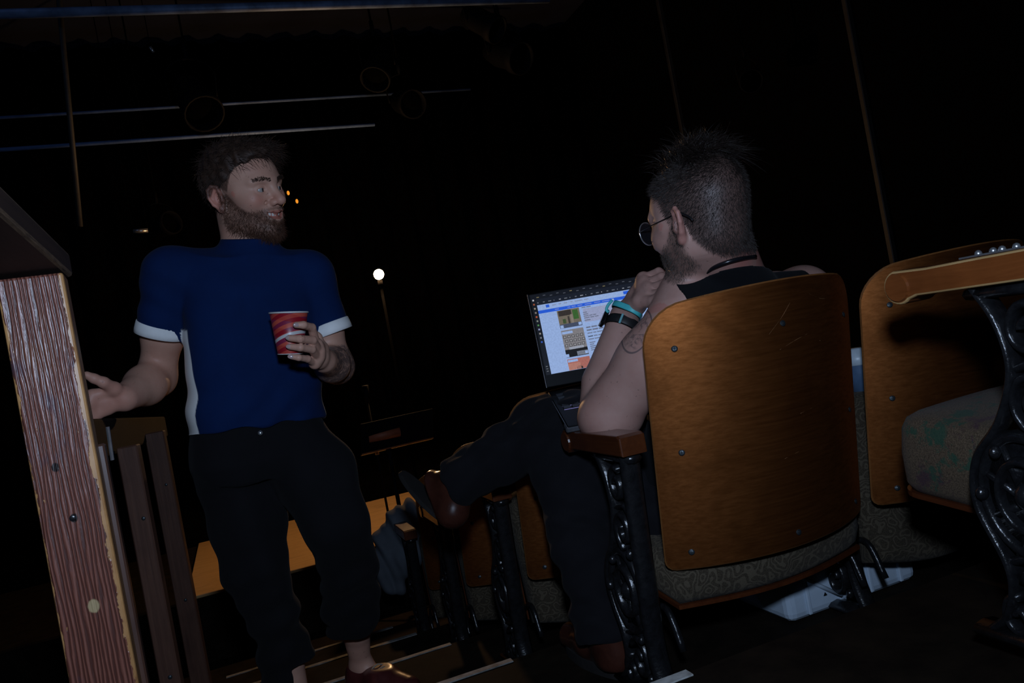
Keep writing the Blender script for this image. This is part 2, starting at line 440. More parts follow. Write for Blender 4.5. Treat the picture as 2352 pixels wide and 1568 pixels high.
def np_mesh(name, V, Q):
    me = bpy.data.meshes.new(name); n = len(Q)
    me.vertices.add(len(V)); me.vertices.foreach_set('co', np.asarray(V, np.float32).ravel())
    me.loops.add(n * 4); me.loops.foreach_set('vertex_index', np.asarray(Q, np.int32).ravel())
    me.polygons.add(n); me.polygons.foreach_set('loop_start', np.arange(n, dtype=np.int32) * 4)
    me.polygons.foreach_set('use_smooth', np.ones(n, bool))
    me.update(calc_edges=True); return me
def sdf_mesh(f, name, h, fine=(), disp=None):
    """mesh the field coarsely, and finely inside the boxes (lo, hi, h)"""
    lo, hi = f.bounds(); lo = lo - 3 * h - 0.01; hi = hi + 3 * h + 0.01
    D = f.grid(lo, hi, h); V, Q = surface_nets(D, lo, h)
    Vs = [V]; Qs = []
    if len(fine):
        cen = V[Q].mean(1); keep = np.ones(len(Q), bool)
        for (a, b, hf) in fine: keep &= ~np.all((cen > a) & (cen < b), 1)
        Q = Q[keep]
    Qs.append(Q); n = len(V)
    for (a, b, hf) in fine:
        a2 = np.asarray(a) - 0.6 * h; b2 = np.asarray(b) + 0.6 * h
        Df = f.grid(a2, b2, hf); v, q = surface_nets(Df, a2, hf); Vs.append(v); Qs.append(q + n); n += len(v)
    V = np.concatenate(Vs); Q = np.concatenate(Qs)
    used = np.zeros(len(V), bool); used[Q.ravel()] = True
    mp = np.cumsum(used) - 1; V = V[used]; Q = mp[Q]
    if disp is not None: V = disp(V, normals(V, Q))
    return V, Q
def normals(V, Q):
    n = np.cross(V[Q[:, 2]] - V[Q[:, 0]], V[Q[:, 3]] - V[Q[:, 1]])
    N = np.zeros_like(V)
    for i in range(4): np.add.at(N, Q[:, i], n)
    return N / (np.linalg.norm(N, axis=1)[:, None] + 1e-12)
def set_attr(me, name, vals):
    a = me.attributes.new(name, 'FLOAT', 'POINT'); a.data.foreach_set('value', np.asarray(vals, np.float32))
def sstep(x, a, b):
    t = np.clip((x - a) / (b - a), 0, 1); return t * t * (3 - 2 * t)
def nrm(v): v = np.asarray(v, float); return v / np.linalg.norm(v)
def strands(P0, N, DIR, L, r, nseg=3, curl=0.0, droop=0.0):
    """tapered three-sided hairs growing from P0 along DIR"""
    n = len(P0); rs = RNG.normal(size=(n, 3)); V = []; 
    D = DIR / (np.linalg.norm(DIR, axis=1)[:, None] + 1e-9)
    A = np.cross(D, N + 0.01 * rs); A /= np.linalg.norm(A, axis=1)[:, None] + 1e-9; B = np.cross(D, A)
    rings = []
    side = rs - D * (rs * D).sum(1)[:, None]
    for s in range(nseg + 1):
        t = s / nseg
        c = P0 + D * (L * t)[:, None] + side * (curl * L * t * t)[:, None] if np.ndim(curl) else P0 + D * (L * t)[:, None] + side * curl * (L * t * t)[:, None]
        c = c + np.array([0, 0, -1.0]) * (droop * L * t * t)[:, None]
        rr = r * (1 - 0.8 * t)
        rings.append(np.stack([c + (A * math.cos(q) + B * math.sin(q)) * rr for q in (0, 2.094, 4.189)], 1))
    V = np.stack(rings, 1).reshape(-1, 3)            # n, nseg+1, 3
    base = np.arange(n)[:, None] * (nseg + 1) * 3; Q = []
    for s in range(nseg):
        for j in range(3):
            Q.append(np.concatenate([base + s * 3 + j, base + s * 3 + (j + 1) % 3, base + (s + 1) * 3 + (j + 1) % 3, base + (s + 1) * 3 + j], 1))
    return V, np.concatenate(Q)

# ================================================================== THE SETTING
EDGES = [1.245, 1.975, 2.705, 3.435, 4.165, 5.05]
RISE = 0.18
STAGE_Z = -0.496
def struct(o): o['kind'] = 'structure'; return o
y0 = -2.0
for n, e in enumerate(EDGES):
    z = -RISE * n
    struct(box('floor', (-4.0, y0, z - 0.25), (4.6, e, z), M_CARPET, None, 0.004, 1)); y0 = e
struct(box('floor', (-0.45, 5.05, STAGE_Z - 0.5), (4.6, 6.85, STAGE_Z - 0.02), [M_CARPET], None, 0.01, 1))
struct(box('floor', (-0.45, 5.05, STAGE_Z - 0.02), (4.6, 6.85, STAGE_Z), [M_STAGE], None, 0.004, 1))
struct(box('floor', (-4.0, 5.05, STAGE_Z - 0.5), (-0.45, 6.85, STAGE_Z - 0.02), [M_CARPET], None, 0.01, 1))
struct(box('floor', (-4.0, 6.85, STAGE_Z - 0.5), (4.6, 10.0, STAGE_Z + 0.16), [M_BLACK], None, 0.01, 1))
struct(box('wall_left', (-4.2, -2.2, -1.4), (-4.0, 10.2, 4.6), M_WALL))
struct(box('wall_right', (4.6, -2.2, -1.4), (4.8, 10.2, 4.6), M_WALL))
struct(box('wall_back', (-4.2, -2.4, -1.4), (4.8, -2.2, 4.6), M_WALL))
struct(box('wall_stage', (-4.2, 10.0, -1.4), (4.8, 10.2, 4.6), M_WALL))
struct(box('ceiling', (-4.2, -2.4, 4.4), (4.8, 10.2, 4.6), plain('dark_navy_ceiling', (0.018, 0.022, 0.045), 0.9, 0.3, 2)))
# pale tape on the tread edges, and the thin trims running up the right-hand wall
k = 0
for n, (xe, mt, w_) in enumerate(((0.665, M_STRIP, 0.022), (0.555, M_STRIPD, 0.020), (0.555, M_STRIPD, 0.018), (0.565, M_STRIPD, 0.022), (0.57, M_STRIPD, 0.022))):
    k += 1
    struct(box('trim_%d' % k, (-0.26, EDGES[n] - w_, -RISE * n - 0.006), (xe, EDGES[n] + 0.002, -RISE * n + 0.003), mt))
for (ty, z0_, z1_) in ((2.55, -0.3, 4.3), (4.35, -0.5, 4.3), (6.6, -0.3, 4.3)):
    k += 1
    struct(box('trim_%d' % k, (4.555, ty - 0.022, z0_), (4.60, ty + 0.022, z1_), M_TRIM, None, 0.006, 1))

# folds of the black house drape behind the stage
def drape(name, x0, x1, y, z0, z1, nf, mat):
    n = nf * 8; V = []; F = []
    for i in range(n + 1):
        x = x0 + (x1 - x0) * i / n; a = 2 * math.pi * nf * i / n
        yy = y + 0.06 * math.sin(a) + 0.02 * math.sin(2.3 * a + 1)
        V += [(x, yy, z0), (x, yy, z1), (x, yy + 0.02, z0), (x, yy + 0.02, z1)]
    for i in range(n):
        a = i * 4; b = a + 4
        F += [(a, b, b + 1, a + 1), (b + 2, a + 2, a + 3, b + 3), (a + 1, b + 1, b + 3, a + 3), (a + 2, b + 2, b, a)]
    return pyd(name, V, F, mat, None, True)
tagk(drape('stage_curtain', -3.9, 4.5, 8.6, STAGE_Z + 0.16, 4.3, 26, M_BLACK), 'black pleated curtain hanging across the back of the dark stage', 'curtain')

# ================================================================== THEATRE SEATS
BW = 0.525; TH0 = math.radians(39); BR = BW / 2 / math.sin(TH0); ZB = 0.28; ZT = 0.825; RECL = 0.16
def back_pt(s, z, off=0.0):
    th = s * TH0
    return np.array([BW / 2 + (BR + off) * math.sin(th), -((BR + off) * math.cos(th) - BR * math.cos(TH0)) - (z - ZB) * RECL, z])
def back_mesh(off_out, off_in, ztop, zbot, srange, rcorner, mats_edge=1, nu=30, nz=16):
    S = srange * np.sin(np.linspace(-math.pi / 2, math.pi / 2, nu + 1)); V = []; F = []; mi = []
    def zt(s):
        e = (srange - abs(s)) * BW / 2 / srange
        c = ztop + 0.016 * (1 - (s / srange) ** 2)
        return c if e >= rcorner else c - rcorner + math.sqrt(max(0, rcorner ** 2 - (rcorner - e) ** 2))
    def zb(s):
        e = (srange - abs(s)) * BW / 2 / srange; r = 0.022
        return zbot if e >= r else zbot + r - math.sqrt(max(0, r * r - (r - e) ** 2))
    zm = (ztop + zbot) / 2
    for off in (off_out, off_in):
        for s in S:
            for j in range(nz + 1): V.append(back_pt(s * 0.988, zm + (zb(s) + (zt(s) - zb(s)) * j / nz - zm) * 0.989, off))
    m = (nu + 1) * (nz + 1); I = lambda i, j: i * (nz + 1) + j
    for i in range(nu):
        for j in range(nz):
            F.append((I(i, j), I(i + 1, j), I(i + 1, j + 1), I(i, j + 1))); mi.append(0)
            F.append((m + I(i, j), m + I(i, j + 1), m + I(i + 1, j + 1), m + I(i + 1, j))); mi.append(0)
    ring = [I(i, 0) for i in range(nu + 1)] + [I(nu, j) for j in range(1, nz + 1)] + [I(i, nz) for i in range(nu - 1, -1, -1)] + [I(0, j) for j in range(nz - 1, 0, -1)]
    n = len(ring); b0 = len(V); c_ = 0.0028 if off_out > 0 else 0.008
    for q_, off in ((0, off_out), (1, off_out - c_), (1, off_in + c_), (0, off_in)):      # chamfered rim with its own vertices
        for a in ring:
            i, j = divmod(a, nz + 1); s = S[i]
            V.append(back_pt(s, zb(s) + (zt(s) - zb(s)) * j / nz, off) if q_ else V[a if off == off_out else m + a])
    for r_ in range(3):
        for a in range(n):
            b = (a + 1) % n; F.append((b0 + r_ * n + b, b0 + r_ * n + a, b0 + (r_ + 1) * n + a, b0 + (r_ + 1) * n + b)); mi.append(mats_edge)
    me = bpy.data.meshes.new('back'); me.from_pydata([tuple(v) for v in V], [], F); me.update()
    me.polygons.foreach_set('material_index', mi); me.polygons.foreach_set('use_smooth', [x == 0 for x in mi])
    return me
def cushion_mesh(z0, z1, dome, inset=0.0, y_rear=-0.035, y_front=0.365, crisp=False):
    out = []; x0 = 0.015 + inset; x1 = BW - 0.015 - inset
    n = 14
    for i in range(n + 1):                                     # rear edge bows backwards with the back
        t = i / n; out.append((x0 + (x1 - x0) * t, y_rear - 0.045 * math.sin(math.pi * t)))
    r = 0.05
    for a in np.linspace(0, math.pi / 2, 7): out.append((x1 - r + r * math.cos(a), y_front - r + r * math.sin(a)))
    for i in range(1, 8): out.append((x1 - r + (x0 - x1 + 2 * r) * i / 8, y_front + 0.012 * math.sin(math.pi * i / 8)))
    for a in np.linspace(math.pi / 2, math.pi, 7): out.append((x0 + r + r * math.cos(a), y_front - r + r * math.sin(a)))
    out = np.array(out); c = out.mean(0); m = len(out); V = []; F = []
    prof = [(1.0, z0), (1.0, z1)] if crisp else [(0.97, z0), (1.0, z0 + 0.015), (1.01, z0 + (z1 - z0) * 0.5), (0.995, z1 - 0.022), (0.965, z1 - 0.006), (0.90, z1 + 0.003), (0.7, z1 + dome * 0.6), (0.4, z1 + dome)]
    for sc_, z in prof:
        for p in out: V.append((*(c + (p - c) * sc_), z))
    for i in range(len(prof) - 1):
        for j in range(m): F.append((i * m + j, i * m + (j + 1) % m, (i + 1) * m + (j + 1) % m, (i + 1) * m + j))
    F.append(tuple(range(m))[::-1]); F.append(tuple((len(prof) - 1) * m + j for j in range(m)))
    me = bpy.data.meshes.new('cushion'); me.from_pydata([tuple(map(float, v)) for v in V], [], F); me.update()
    if not crisp: me.polygons.foreach_set('use_smooth', [True] * len(F))
    return me
def spiral(cy, cz, r0, r1, a0, turns, n=28):
    out = []
    for i in range(n + 1):
        t = i / n; r = r0 + (r1 - r0) * t; a = a0 + turns * 2 * math.pi * t
        out.append((0, cy + r * math.cos(a), cz + r * math.sin(a)))
    return out
def standard_mesh():
    """cast-iron end: S-curved front, straight rear post, rings, scrolls and a foot"""
    mb = MB(); X = (1, 0, 0)
    front = catmull([(0, 0.135, 0.545), (0, 0.098, 0.49), (0, 0.088, 0.42), (0, 0.13, 0.345), (0, 0.195, 0.285), (0, 0.21, 0.215), (0, 0.165, 0.12), (0, 0.185, 0.05), (0, 0.245, 0.006)], 7)
    mb.tube(front, 0.021, 8, 0.009, X)
    rear = catmull([(0, -0.03, 0.56), (0, -0.015, 0.42), (0, 0.0, 0.26), (0, 0.012, 0.12), (0, -0.02, 0.006)], 6)
    mb.tube(rear, 0.024, 8, 0.013, X)
    mb.tube([(0, -0.05, 0.012), (0, 0.26, 0.012)], 0.028, 8, 0.012, X)           # foot
    mb.tube([(0, -0.045, 0.535), (0, 0.15, 0.535)], 0.020, 8, 0.010, X)          # arm bracket
    ring = [(0, 0.105 + 0.088 * math.cos(a), 0.235 + 0.088 * math.sin(a)) for a in np.linspace(0, 2 * math.pi, 28, endpoint=False)]
    mb.tube(ring, 0.018, 8, 0.010, X, True)
    ring2 = [(0, 0.105 + 0.052 * math.cos(a), 0.235 + 0.052 * math.sin(a)) for a in np.linspace(0, 2 * math.pi, 24, endpoint=False)]
    mb.tube(ring2, 0.022, 8, 0.008, X, True)
    mb.ball((0, 0.105, 0.235), 0.024, 12, 8, (1.0, 1, 1))
    for a in np.linspace(0, 2 * math.pi, 8, endpoint=False):
        mb.tube([(0, 0.105 + 0.02 * math.cos(a), 0.235 + 0.02 * math.sin(a)), (0, 0.105 + 0.085 * math.cos(a + 0.35), 0.235 + 0.085 * math.sin(a + 0.35))], 0.012, 6, 0.007, X)
    mb.tube(spiral(0.055, 0.375, 0.046, 0.010, -1.2, 1.35), 0.018, 8, 0.008, X)
    mb.tube(spiral(0.045, 0.475, 0.040, 0.010, 2.2, -1.3), 0.018, 8, 0.008, X)
    mb.tube(spiral(0.095, 0.085, 0.052, 0.010, 0.4, 1.4), 0.018, 8, 0.008, X)
    mb.tube(spiral(0.165, 0.045, 0.034, 0.008, 1.8, -1.2), 0.018, 8, 0.008, X)
    mb.tube(catmull([(0, 0.09, 0.42), (0, 0.03, 0.43), (0, 0.0, 0.40)], 6), 0.014, 6, 0.007, X)
    mb.tube(catmull([(0, 0.17, 0.13), (0, 0.09, 0.145), (0, 0.012, 0.12)], 6), 0.014, 6, 0.008, X)
    for (cy, cz, r) in ((0.02, 0.33, 0.012), (0.19, 0.235, 0.011), (0.05, 0.14, 0.010), (0.145, 0.30, 0.010), (0.03, 0.06, 0.011)):
        mb.ball((0.016, cy, cz), r, 10, 6)
        mb.ball((-0.016, cy, cz), r, 10, 6)
    plate = [(0.0, 0.30), (0.07, 0.33), (0.13, 0.33), (0.18, 0.28), (0.19, 0.2), (0.15, 0.14), (0.07, 0.13), (0.005, 0.18)]
    n = len(plate); V = [(-0.005, *p) for p in plate] + [(0.005, *p) for p in plate]
    mb.add(V, [tuple(range(n))[::-1], tuple(range(n, 2 * n))] + [(i, (i + 1) % n, n + (i + 1) % n, n + i) for i in range(n)])
    mb.V = [(v[0], v[1] * 0.76 if v[1] > 0 else v[1], v[2]) for v in mb.V]
    me = bpy.data.meshes.new('standard'); me.from_pydata([tuple(map(float, v)) for v in mb.V], [], mb.F); me.update()
    me.polygons.foreach_set('use_smooth', [True] * len(mb.F)); me.materials.append(M_IRON)
    return me
def arm_mesh(mats):
    """armrest with a turned-down round nose"""
    prof = [(-0.055, 0.545), (-0.055, 0.583), (-0.045, 0.588), (0.08, 0.587), (0.16, 0.586)]
    c = (0.218, 0.562); r = 0.0275
    for a in np.linspace(math.radians(78), math.radians(-130), 16): prof.append((c[0] + r * math.cos(a), c[1] + r * math.sin(a)))
    prof += [(0.185, 0.545)]
    bm = bmesh.new(); hw = 0.030
    a = [bm.verts.new((-hw, y, z)) for y, z in prof]; b = [bm.verts.new((hw, y, z)) for y, z in prof]
    bm.faces.new(a); bm.faces.new(b[::-1]); n = len(prof)
    for i in range(n): bm.faces.new((a[(i + 1) % n], a[i], b[i], b[(i + 1) % n]))
    bmesh.ops.recalc_face_normals(bm, faces=bm.faces)
    cap = [e for e in bm.edges if len({round(v.co.x, 4) for v in e.verts}) == 1]
    rr = bmesh.ops.bevel(bm, geom=cap, offset=0.0035, segments=2, affect='EDGES', profile=0.5)
    for f in rr['faces']: f.material_index = 1
    # round boss at the nose on both faces
    for sx in (-1, 1):
        q = bmesh.ops.create_cone(bm, cap_ends=True, segments=20, radius1=0.0235, radius2=0.0215, depth=0.006)
        for v in q['verts']: v.co = Vector((sx * (hw + 0.001) + v.co.z * sx, c[0] - 0.001 + v.co.x, c[1] + v.co.y))
    me = bpy.data.meshes.new('armrest'); bm.normal_update(); bm.to_mesh(me); bm.free()
    for m_ in mats: me.materials.append(m_)
    return me
ME_STD = standard_mesh()
ME_SCREW = None
def make_chair(name, label, X, Y, Z, seat, arm_mats=(M_ARM, M_ARMW), fab=M_FABG, group=None, thick=0.100):
    t = empty(name, (X, Y, Z)); tagk(t, label, 'theatre seat', group)
    bp = link('back_panel', back_mesh(0.007, -0.007, ZT, ZB, 1.0, 0.075), [M_BACK, M_EDGE], t)
    global ME_SCREW
    if ME_SCREW is None:
        mb = MB(); mb.ball((0, 0, 0), 0.0068, 12, 6, (1, 0.35, 1)); mb.ball((0, -0.0016, 0), 0.003, 8, 4, (1, 0.5, 1))
        ME_SCREW = bpy.data.meshes.new('screw'); ME_SCREW.from_pydata([tuple(map(float, v)) for v in mb.V], [], mb.F); ME_SCREW.update(); ME_SCREW.materials.append(M_SCREW)
    for s, z in ((-0.78, 0.742), (0.02, 0.752), (0.80, 0.742), (-0.80, 0.530), (0.80, 0.530), (-0.80, 0.318), (0.02, 0.312), (0.80, 0.318)):
        o = bpy.data.objects.new('screw', ME_SCREW); COL.objects.link(o); o.parent = bp
        p = back_pt(s, z, 0.0075); o.location = p; o.rotation_euler = (-0.16, 0, s * TH0)
    link('back_cushion', back_mesh(-0.008, -0.034, ZT - 0.07, ZB + 0.03, 0.93, 0.06, 0), [fab], t)
    cu = link('seat_cushion', cushion_mesh(0.009, thick, 0.014), [fab], t)
    bd = link('seat_board', cushion_mesh(0.0, 0.009, 0, 0.0, crisp=True), [M_ARMDK], t)
    for x in (0.012, BW - 0.012):
        hb = MB(); hb.tube(catmull([(x, 0.01, 0.10), (x, 0.05, 0.18), (x, 0.12, 0.16), (x, 0.17, 0.09), (x, 0.16, 0.04)], 5), 0.008, 8)
        hb.obj('hinge_bracket', M_IRON, t)
    for o in (cu, bd):
        if seat == 'down': o.location = (0, 0.035, 0.295 - thick); o.rotation_euler = (math.radians(5.5), 0, 0)
        else: o.location = (0, 0.135, 0.155); o.rotation_euler = (math.radians(84), 0, 0)
    sd = bpy.data.objects.new('iron_standard', ME_STD); COL.objects.link(sd); sd.parent = t; sd.location = (-0.050, 0, 0)
    ar = link('armrest', arm_mesh(arm_mats), None, t); ar.location = (-0.050, 0, 0)
    return t
ROWY = [0.745, 1.475, 2.245, 2.945, 3.655]
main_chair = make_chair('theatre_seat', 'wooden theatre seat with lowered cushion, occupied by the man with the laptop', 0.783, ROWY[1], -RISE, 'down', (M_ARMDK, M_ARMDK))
M_SCR = plain('pale_scratch', (0.30, 0.15, 0.06), 0.7)
bp_ = [o for o in main_chair.children if o.name.startswith('back_panel')][0]
for (pts_) in (((-0.10, 0.735), (0.02, 0.765), (0.10, 0.79)), ((-0.02, 0.70), (0.12, 0.712), (0.25, 0.72)), ((0.30, 0.80), (0.45, 0.785), (0.60, 0.788)), ((0.38, 0.70), (0.52, 0.690)), ((-0.05, 0.475), (0.08, 0.482)), ((0.12, 0.56), (0.24, 0.565))):
    mb = MB(); mb.tube(catmull([back_pt(s_, z_, 0.0068) for s_, z_ in pts_], 6), 0.00032, 4); mb.obj('scratch', M_SCR, bp_)
nb = make_chair('theatre_seat', 'folded wooden theatre seat just right of the seated man, partly behind the near armrest', 1.348, ROWY[1], -RISE, 'up')
def tuck_arm(ch):
    """inner seats: end casting and arm stand between the two backs"""
    for o in bpy.data.objects:
        if o.parent == ch and o.name.split('.')[0] in ('armrest', 'iron_standard'): o.location = (-0.020, 0.06, 0)
tuck_arm(nb)
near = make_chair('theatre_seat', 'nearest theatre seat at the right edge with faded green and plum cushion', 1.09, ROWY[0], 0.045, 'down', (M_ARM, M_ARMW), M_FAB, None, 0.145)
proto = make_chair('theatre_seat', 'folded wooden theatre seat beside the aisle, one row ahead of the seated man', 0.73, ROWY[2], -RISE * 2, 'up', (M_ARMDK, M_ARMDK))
for (x, r, lab, g) in ((1.295, 2, 'folded theatre seat second from the aisle, hidden ahead of the seated man', None),
                    (0.71, 3, 'dim folded theatre seat beside the aisle, two rows ahead of the seated man', None),
                    (1.275, 3, 'dim folded theatre seat second from the aisle, two rows ahead of the seated man', None),
                    (0.70, 4, 'darkest folded theatre seat beside the aisle, carrying the draped jacket', None),
                    (1.265, 4, 'dark folded theatre seat second from the aisle in the row with the jacket', None)):
    c = copy_tree(proto); c.location = (x, ROWY[r], -RISE * r); c['label'] = lab
    if x > 1.0: tuck_arm(c)
    if g: c['group'] = g

# ================================================================== RAILING
PX, PY = P(75, 645, 1.20)[0], P(75, 645, 1.20)[1]
ptop = P(75, 640, 1.20)[2]
rail_post = empty('railing_post', (PX, PY, 0.0)); tagk(rail_post, 'thick weathered wooden post with worn pale edges at the left', 'post')
face_rz = math.radians(4)
bm = bmesh.new(); bm_box(bm, (-0.0445, -0.030, -0.35), (0.0445, 0.030, ptop), 0.004, 2)
po = bm_obj('post_body', bm, M_POST, rail_post); po.rotation_euler = (0, 0, face_rz)
po2 = box('back_board', (0.006, 0.040, -0.35), (0.052, 0.078, ptop - 0.27), M_DKWOOD, rail_post, 0.003, 1); po2.rotation_euler = (0, 0, face_rz)
bk = MB(); bk.add(*(lambda b: (b.V, b.F))(MB().tube([(0.052, 0.078, ptop - 0.30), (0.054, 0.076, ptop - 0.245)], 0.006, 6, 0.003)))
bk.obj('metal_bracket', M_STEEL, rail_post, False)
bolt = lathe('bolt', [(0.0, 0.010), (0.006, 0.010), (0.0065, 0.006), (0.0065, 0.002), (0.014, 0.002), (0.015, 0.0), (0.015, -0.002)], 16, M_SCREW, rail_post, Matrix.Translation((0.006, -0.0305, 0.118)) @ Matrix.Rotation(math.pi / 2, 4, 'X'))
for (bx, bz) in ((-0.012, 0.575), (0.0, 0.495)):
    knob = MB(); knob.ball((bx, -0.0295, bz), 0.0055, 10, 6, (1, 0.25, 1)); knob.obj('sunk_screw', M_IRON, rail_post)
# sloping upper handrail that climbs towards the back of the room
def beam(name, a, b, w_, h_, mat, parent=None, bev=0.006):
    a = Vector(a); b = Vector(b); d = (b - a); L = d.length; d.normalize()
    x = d.cross(Vector((0, 0, 1))).normalized(); z = x.cross(d)
    M = Matrix(((x.x, d.x, z.x, a.x), (x.y, d.y, z.y, a.y), (x.z, d.z, z.z, a.z), (0, 0, 0, 1)))
    o = box(name, (-w_ / 2, 0, -h_ / 2), (w_ / 2, L, h_ / 2), mat, parent, bev, 2); o.matrix_local = M
    return o
M_RAILDK = wood('dark_worn_rail', (0.020, 0.009, 0.006), (0.036, 0.017, 0.011), (30, 1.5, 30), 4.0, 0.6, 0.0, 0.3)
rail_u = beam('handrail', (PX + 0.0, PY + 0.045, ptop + 0.021), (PX - 0.03, PY - 1.0, ptop + 0.021 + 0.08), 0.10, 0.040, M_RAILDK)
rail_u.data.materials.append(wood('worn_rail_edge', (0.030, 0.016, 0.010), (0.20, 0.125, 0.07), (60, 6, 60), 5.0, 0.6, 0.0, 0.3))
for f_ in rail_u.data.polygons: f_.material_index = 1 if f_.area < 0.012 else 0
tagk(rail_u, 'dark sloping wooden handrail resting on top of the thick post', 'handrail')
rl = P(230, 1005, 1.83)[2]
rail_l = beam('handrail', (-0.295, 1.50, rl + 0.012), (-0.305, 3.62, rl - 0.040), 0.055, 0.085, M_RAILBLK)
tagk(rail_l, 'black level handrail running away beyond the post, under the reaching hand', 'handrail')
for (yy, lab, bx_, bw_) in ((2.02, 'reddish-brown flat baluster under the level handrail, nearer one', -0.242, 0.023), (2.74, 'greyish-brown flat baluster under the level handrail, further one', -0.246, 0.029)):
    b_ = empty('baluster', (bx_, yy, 0)); tagk(b_, lab, 'baluster')
    s_ = box('board', (-bw_, -0.014, -0.62), (bw_, 0.014, rl - 0.03), M_DKWOOD, b_, 0.003, 1); s_.rotation_euler = (0, 0, math.radians(-12))
    for (sx_, sz_) in ((0.0, 0.02), (0.006, rl - 0.20)): s2 = MB(); s2.ball((sx_, -0.015, sz_), 0.005, 10, 6, (1, 0.5, 1)); s2.obj('screw', M_SCREW, b_)

# ================================================================== STAGE THINGS
bulb_p = P(870, 630, 5.75)
gl = empty('ghost_light', (bulb_p[0], bulb_p[1], STAGE_Z)); tagk(gl, 'bare glowing bulb on a thin stand in the middle of the dark stage', 'lamp')
bz = bulb_p[2] - STAGE_Z
lathe('stand_base', [(0, 0), (0.17, 0), (0.17, 0.015), (0.03, 0.03), (0.012, 0.05)], 24, M_MATTE, gl)
mb = MB(); mb.tube([(0, 0, 0.03), (0, 0, bz - 0.09)], 0.010, 10); mb.obj('pole', M_MATTE, gl)
mb = MB(); mb.tube([(0, 0, bz - 0.10), (0, 0, bz - 0.045)], 0.018, 12); mb.obj('socket', M_MATTE, gl)
mb = MB(); mb.ball((0, 0, bz), 0.037, 24, 16); mb.obj('bulb', emit('warm_bulb', (1.0, 0.56, 0.25), 1150.0), gl)
if 0: ld = bpy.data.lights.new('bulb_light', 'POINT'); ld.energy = 13; ld.color = (1.0, 0.55, 0.20); ld.shadow_soft_size = 0.041
if 0: lo_ = bpy.data.objects.new('bulb_light', ld); COL.objects.link(lo_); lo_.parent = gl; lo_.location = (0, 0, bz + 0.0)
bulb_o = [o for o in bpy.data.objects if o.name.startswith('bulb') and o.type == 'MESH'][0]
bulb_o.visible_shadow = True

def music_stand(px, py, D, label):
    p = P(px, py, D); t = empty('music_stand', (p[0], p[1], STAGE_Z)); tagk(t, label, 'music stand')
    h = p[2] - STAGE_Z
    mb = MB(); mb.tube([(0, 0, 0.10), (0, 0, h - 0.05)], 0.013, 10); mb.tube([(0.0, 0, 0.45), (0, 0, 0.62)], 0.018, 10); mb.obj('pole', M_FIXT, t)
    for a in (0.6, 2.7, 4.8):
        mb = MB(); mb.tube([(0, 0, 0.22), (0.26 * math.cos(a), 0.26 * math.sin(a), 0.008)], 0.009, 8); mb.obj('leg', M_FIXT, t)
    d_ = box('desk', (-0.24, -0.006, -0.02), (0.24, 0.006, 0.20), M_FIXT, t, 0.004, 1); d_.location = (0.06, -0.03, h - 0.09); d_.rotation_euler = (math.radians(28), 0, 0.1)
    l_ = box('lip', (-0.24, 0.0, -0.02), (0.24, 0.05, -0.012), M_ARM, t); l_.location = (0.06, -0.03, h - 0.09); l_.rotation_euler = (math.radians(-12), 0, 0.1)
    return t
music_stand(885, 990, 5.0, 'black music stand standing at the front of the stage')
p = P(880, 985, 4.92)
mb = MB(); mb.tube([(-0.10, 0.02, -0.035), (0.10, 0.02, -0.035)], [0.05, 0.05], 14, 0.035, (0, 1, 0)); fo = mb.obj('rolled_folder', plain('red_brown_leather', (0.30, 0.085, 0.04), 0.6), None); fo.location = p
tagk(fo, 'rolled red-brown folder lying on the music stand', 'folder')
q = P(903, 1240, 5.25); mt = empty('microphone_stand', (q[0], q[1], STAGE_Z)); tagk(mt, 'thin black microphone stand beside the music stand', 'microphone stand')
mb = MB(); mb.tube([(0, 0, 0.02), (0, 0, 0.92)], 0.008, 8); mb.obj('pole', M_FIXT, mt)
lathe('stand_base', [(0, 0), (0.13, 0), (0.13, 0.012), (0.02, 0.025)], 20, M_FIXT, mt)
mb = MB(); mb.tube([(0, 0, 0.90), (0, -0.02, 1.02)], [0.014, 0.022], 12); mb.obj('microphone', M_FIXT, mt)
mb = MB(); mb.tube([(0, 0, 0.55), (0, 0, 0.60)], 0.014, 12); mb.obj('clutch', M_ARMW, mt)

# ================================================================== RIG ABOVE
def pipe(label, a, b, r, mat):
    mb = MB(); a = np.asarray(a); b = np.asarray(b); mb.tube([a, (a + b) / 2, b], r, 12)
    return tagk(mb.obj('rigging_pipe', mat), label, 'pipe')
def far_pt(px, py, Y):
    """point of the pixel's sight line on the plane Y"""
    d = P(px, py, 1.0) - CAM; return CAM + d * (Y / d[1])
def hpipe(label, px, py, Y, x0, x1, r, mat):
    c = far_pt(px, py, Y); return pipe(label, (x0, Y, c[2]), (x1, Y, c[2]), r, mat)
def spipe(label, a, b, r, mat): return pipe(label, a, b, r, mat)
spipe('thick blue-grey pipe along the very top of the picture', far_pt(-60, 34, 4.6), far_pt(1260, -2, 4.8), 0.026, M_PIPEB)
spipe('brightest thin pipe behind the standing man, just above his head', far_pt(-60, 348, 6.0), far_pt(860, 286, 6.3), 0.014, M_PIPE)
spipe('faint upper thin pipe in the rig behind the standing man', far_pt(-60, 274, 6.6), far_pt(1080, 205, 7.2), 0.012, M_PIPE)
vp = far_pt(207, 235, 5.9); vb = far_pt(184, 520, 5.9); spipe('hanging vertical pipe crossing the two thin pipes at the left', (vp[0], 5.9, 4.4), vb, 0.018, M_TRIM)
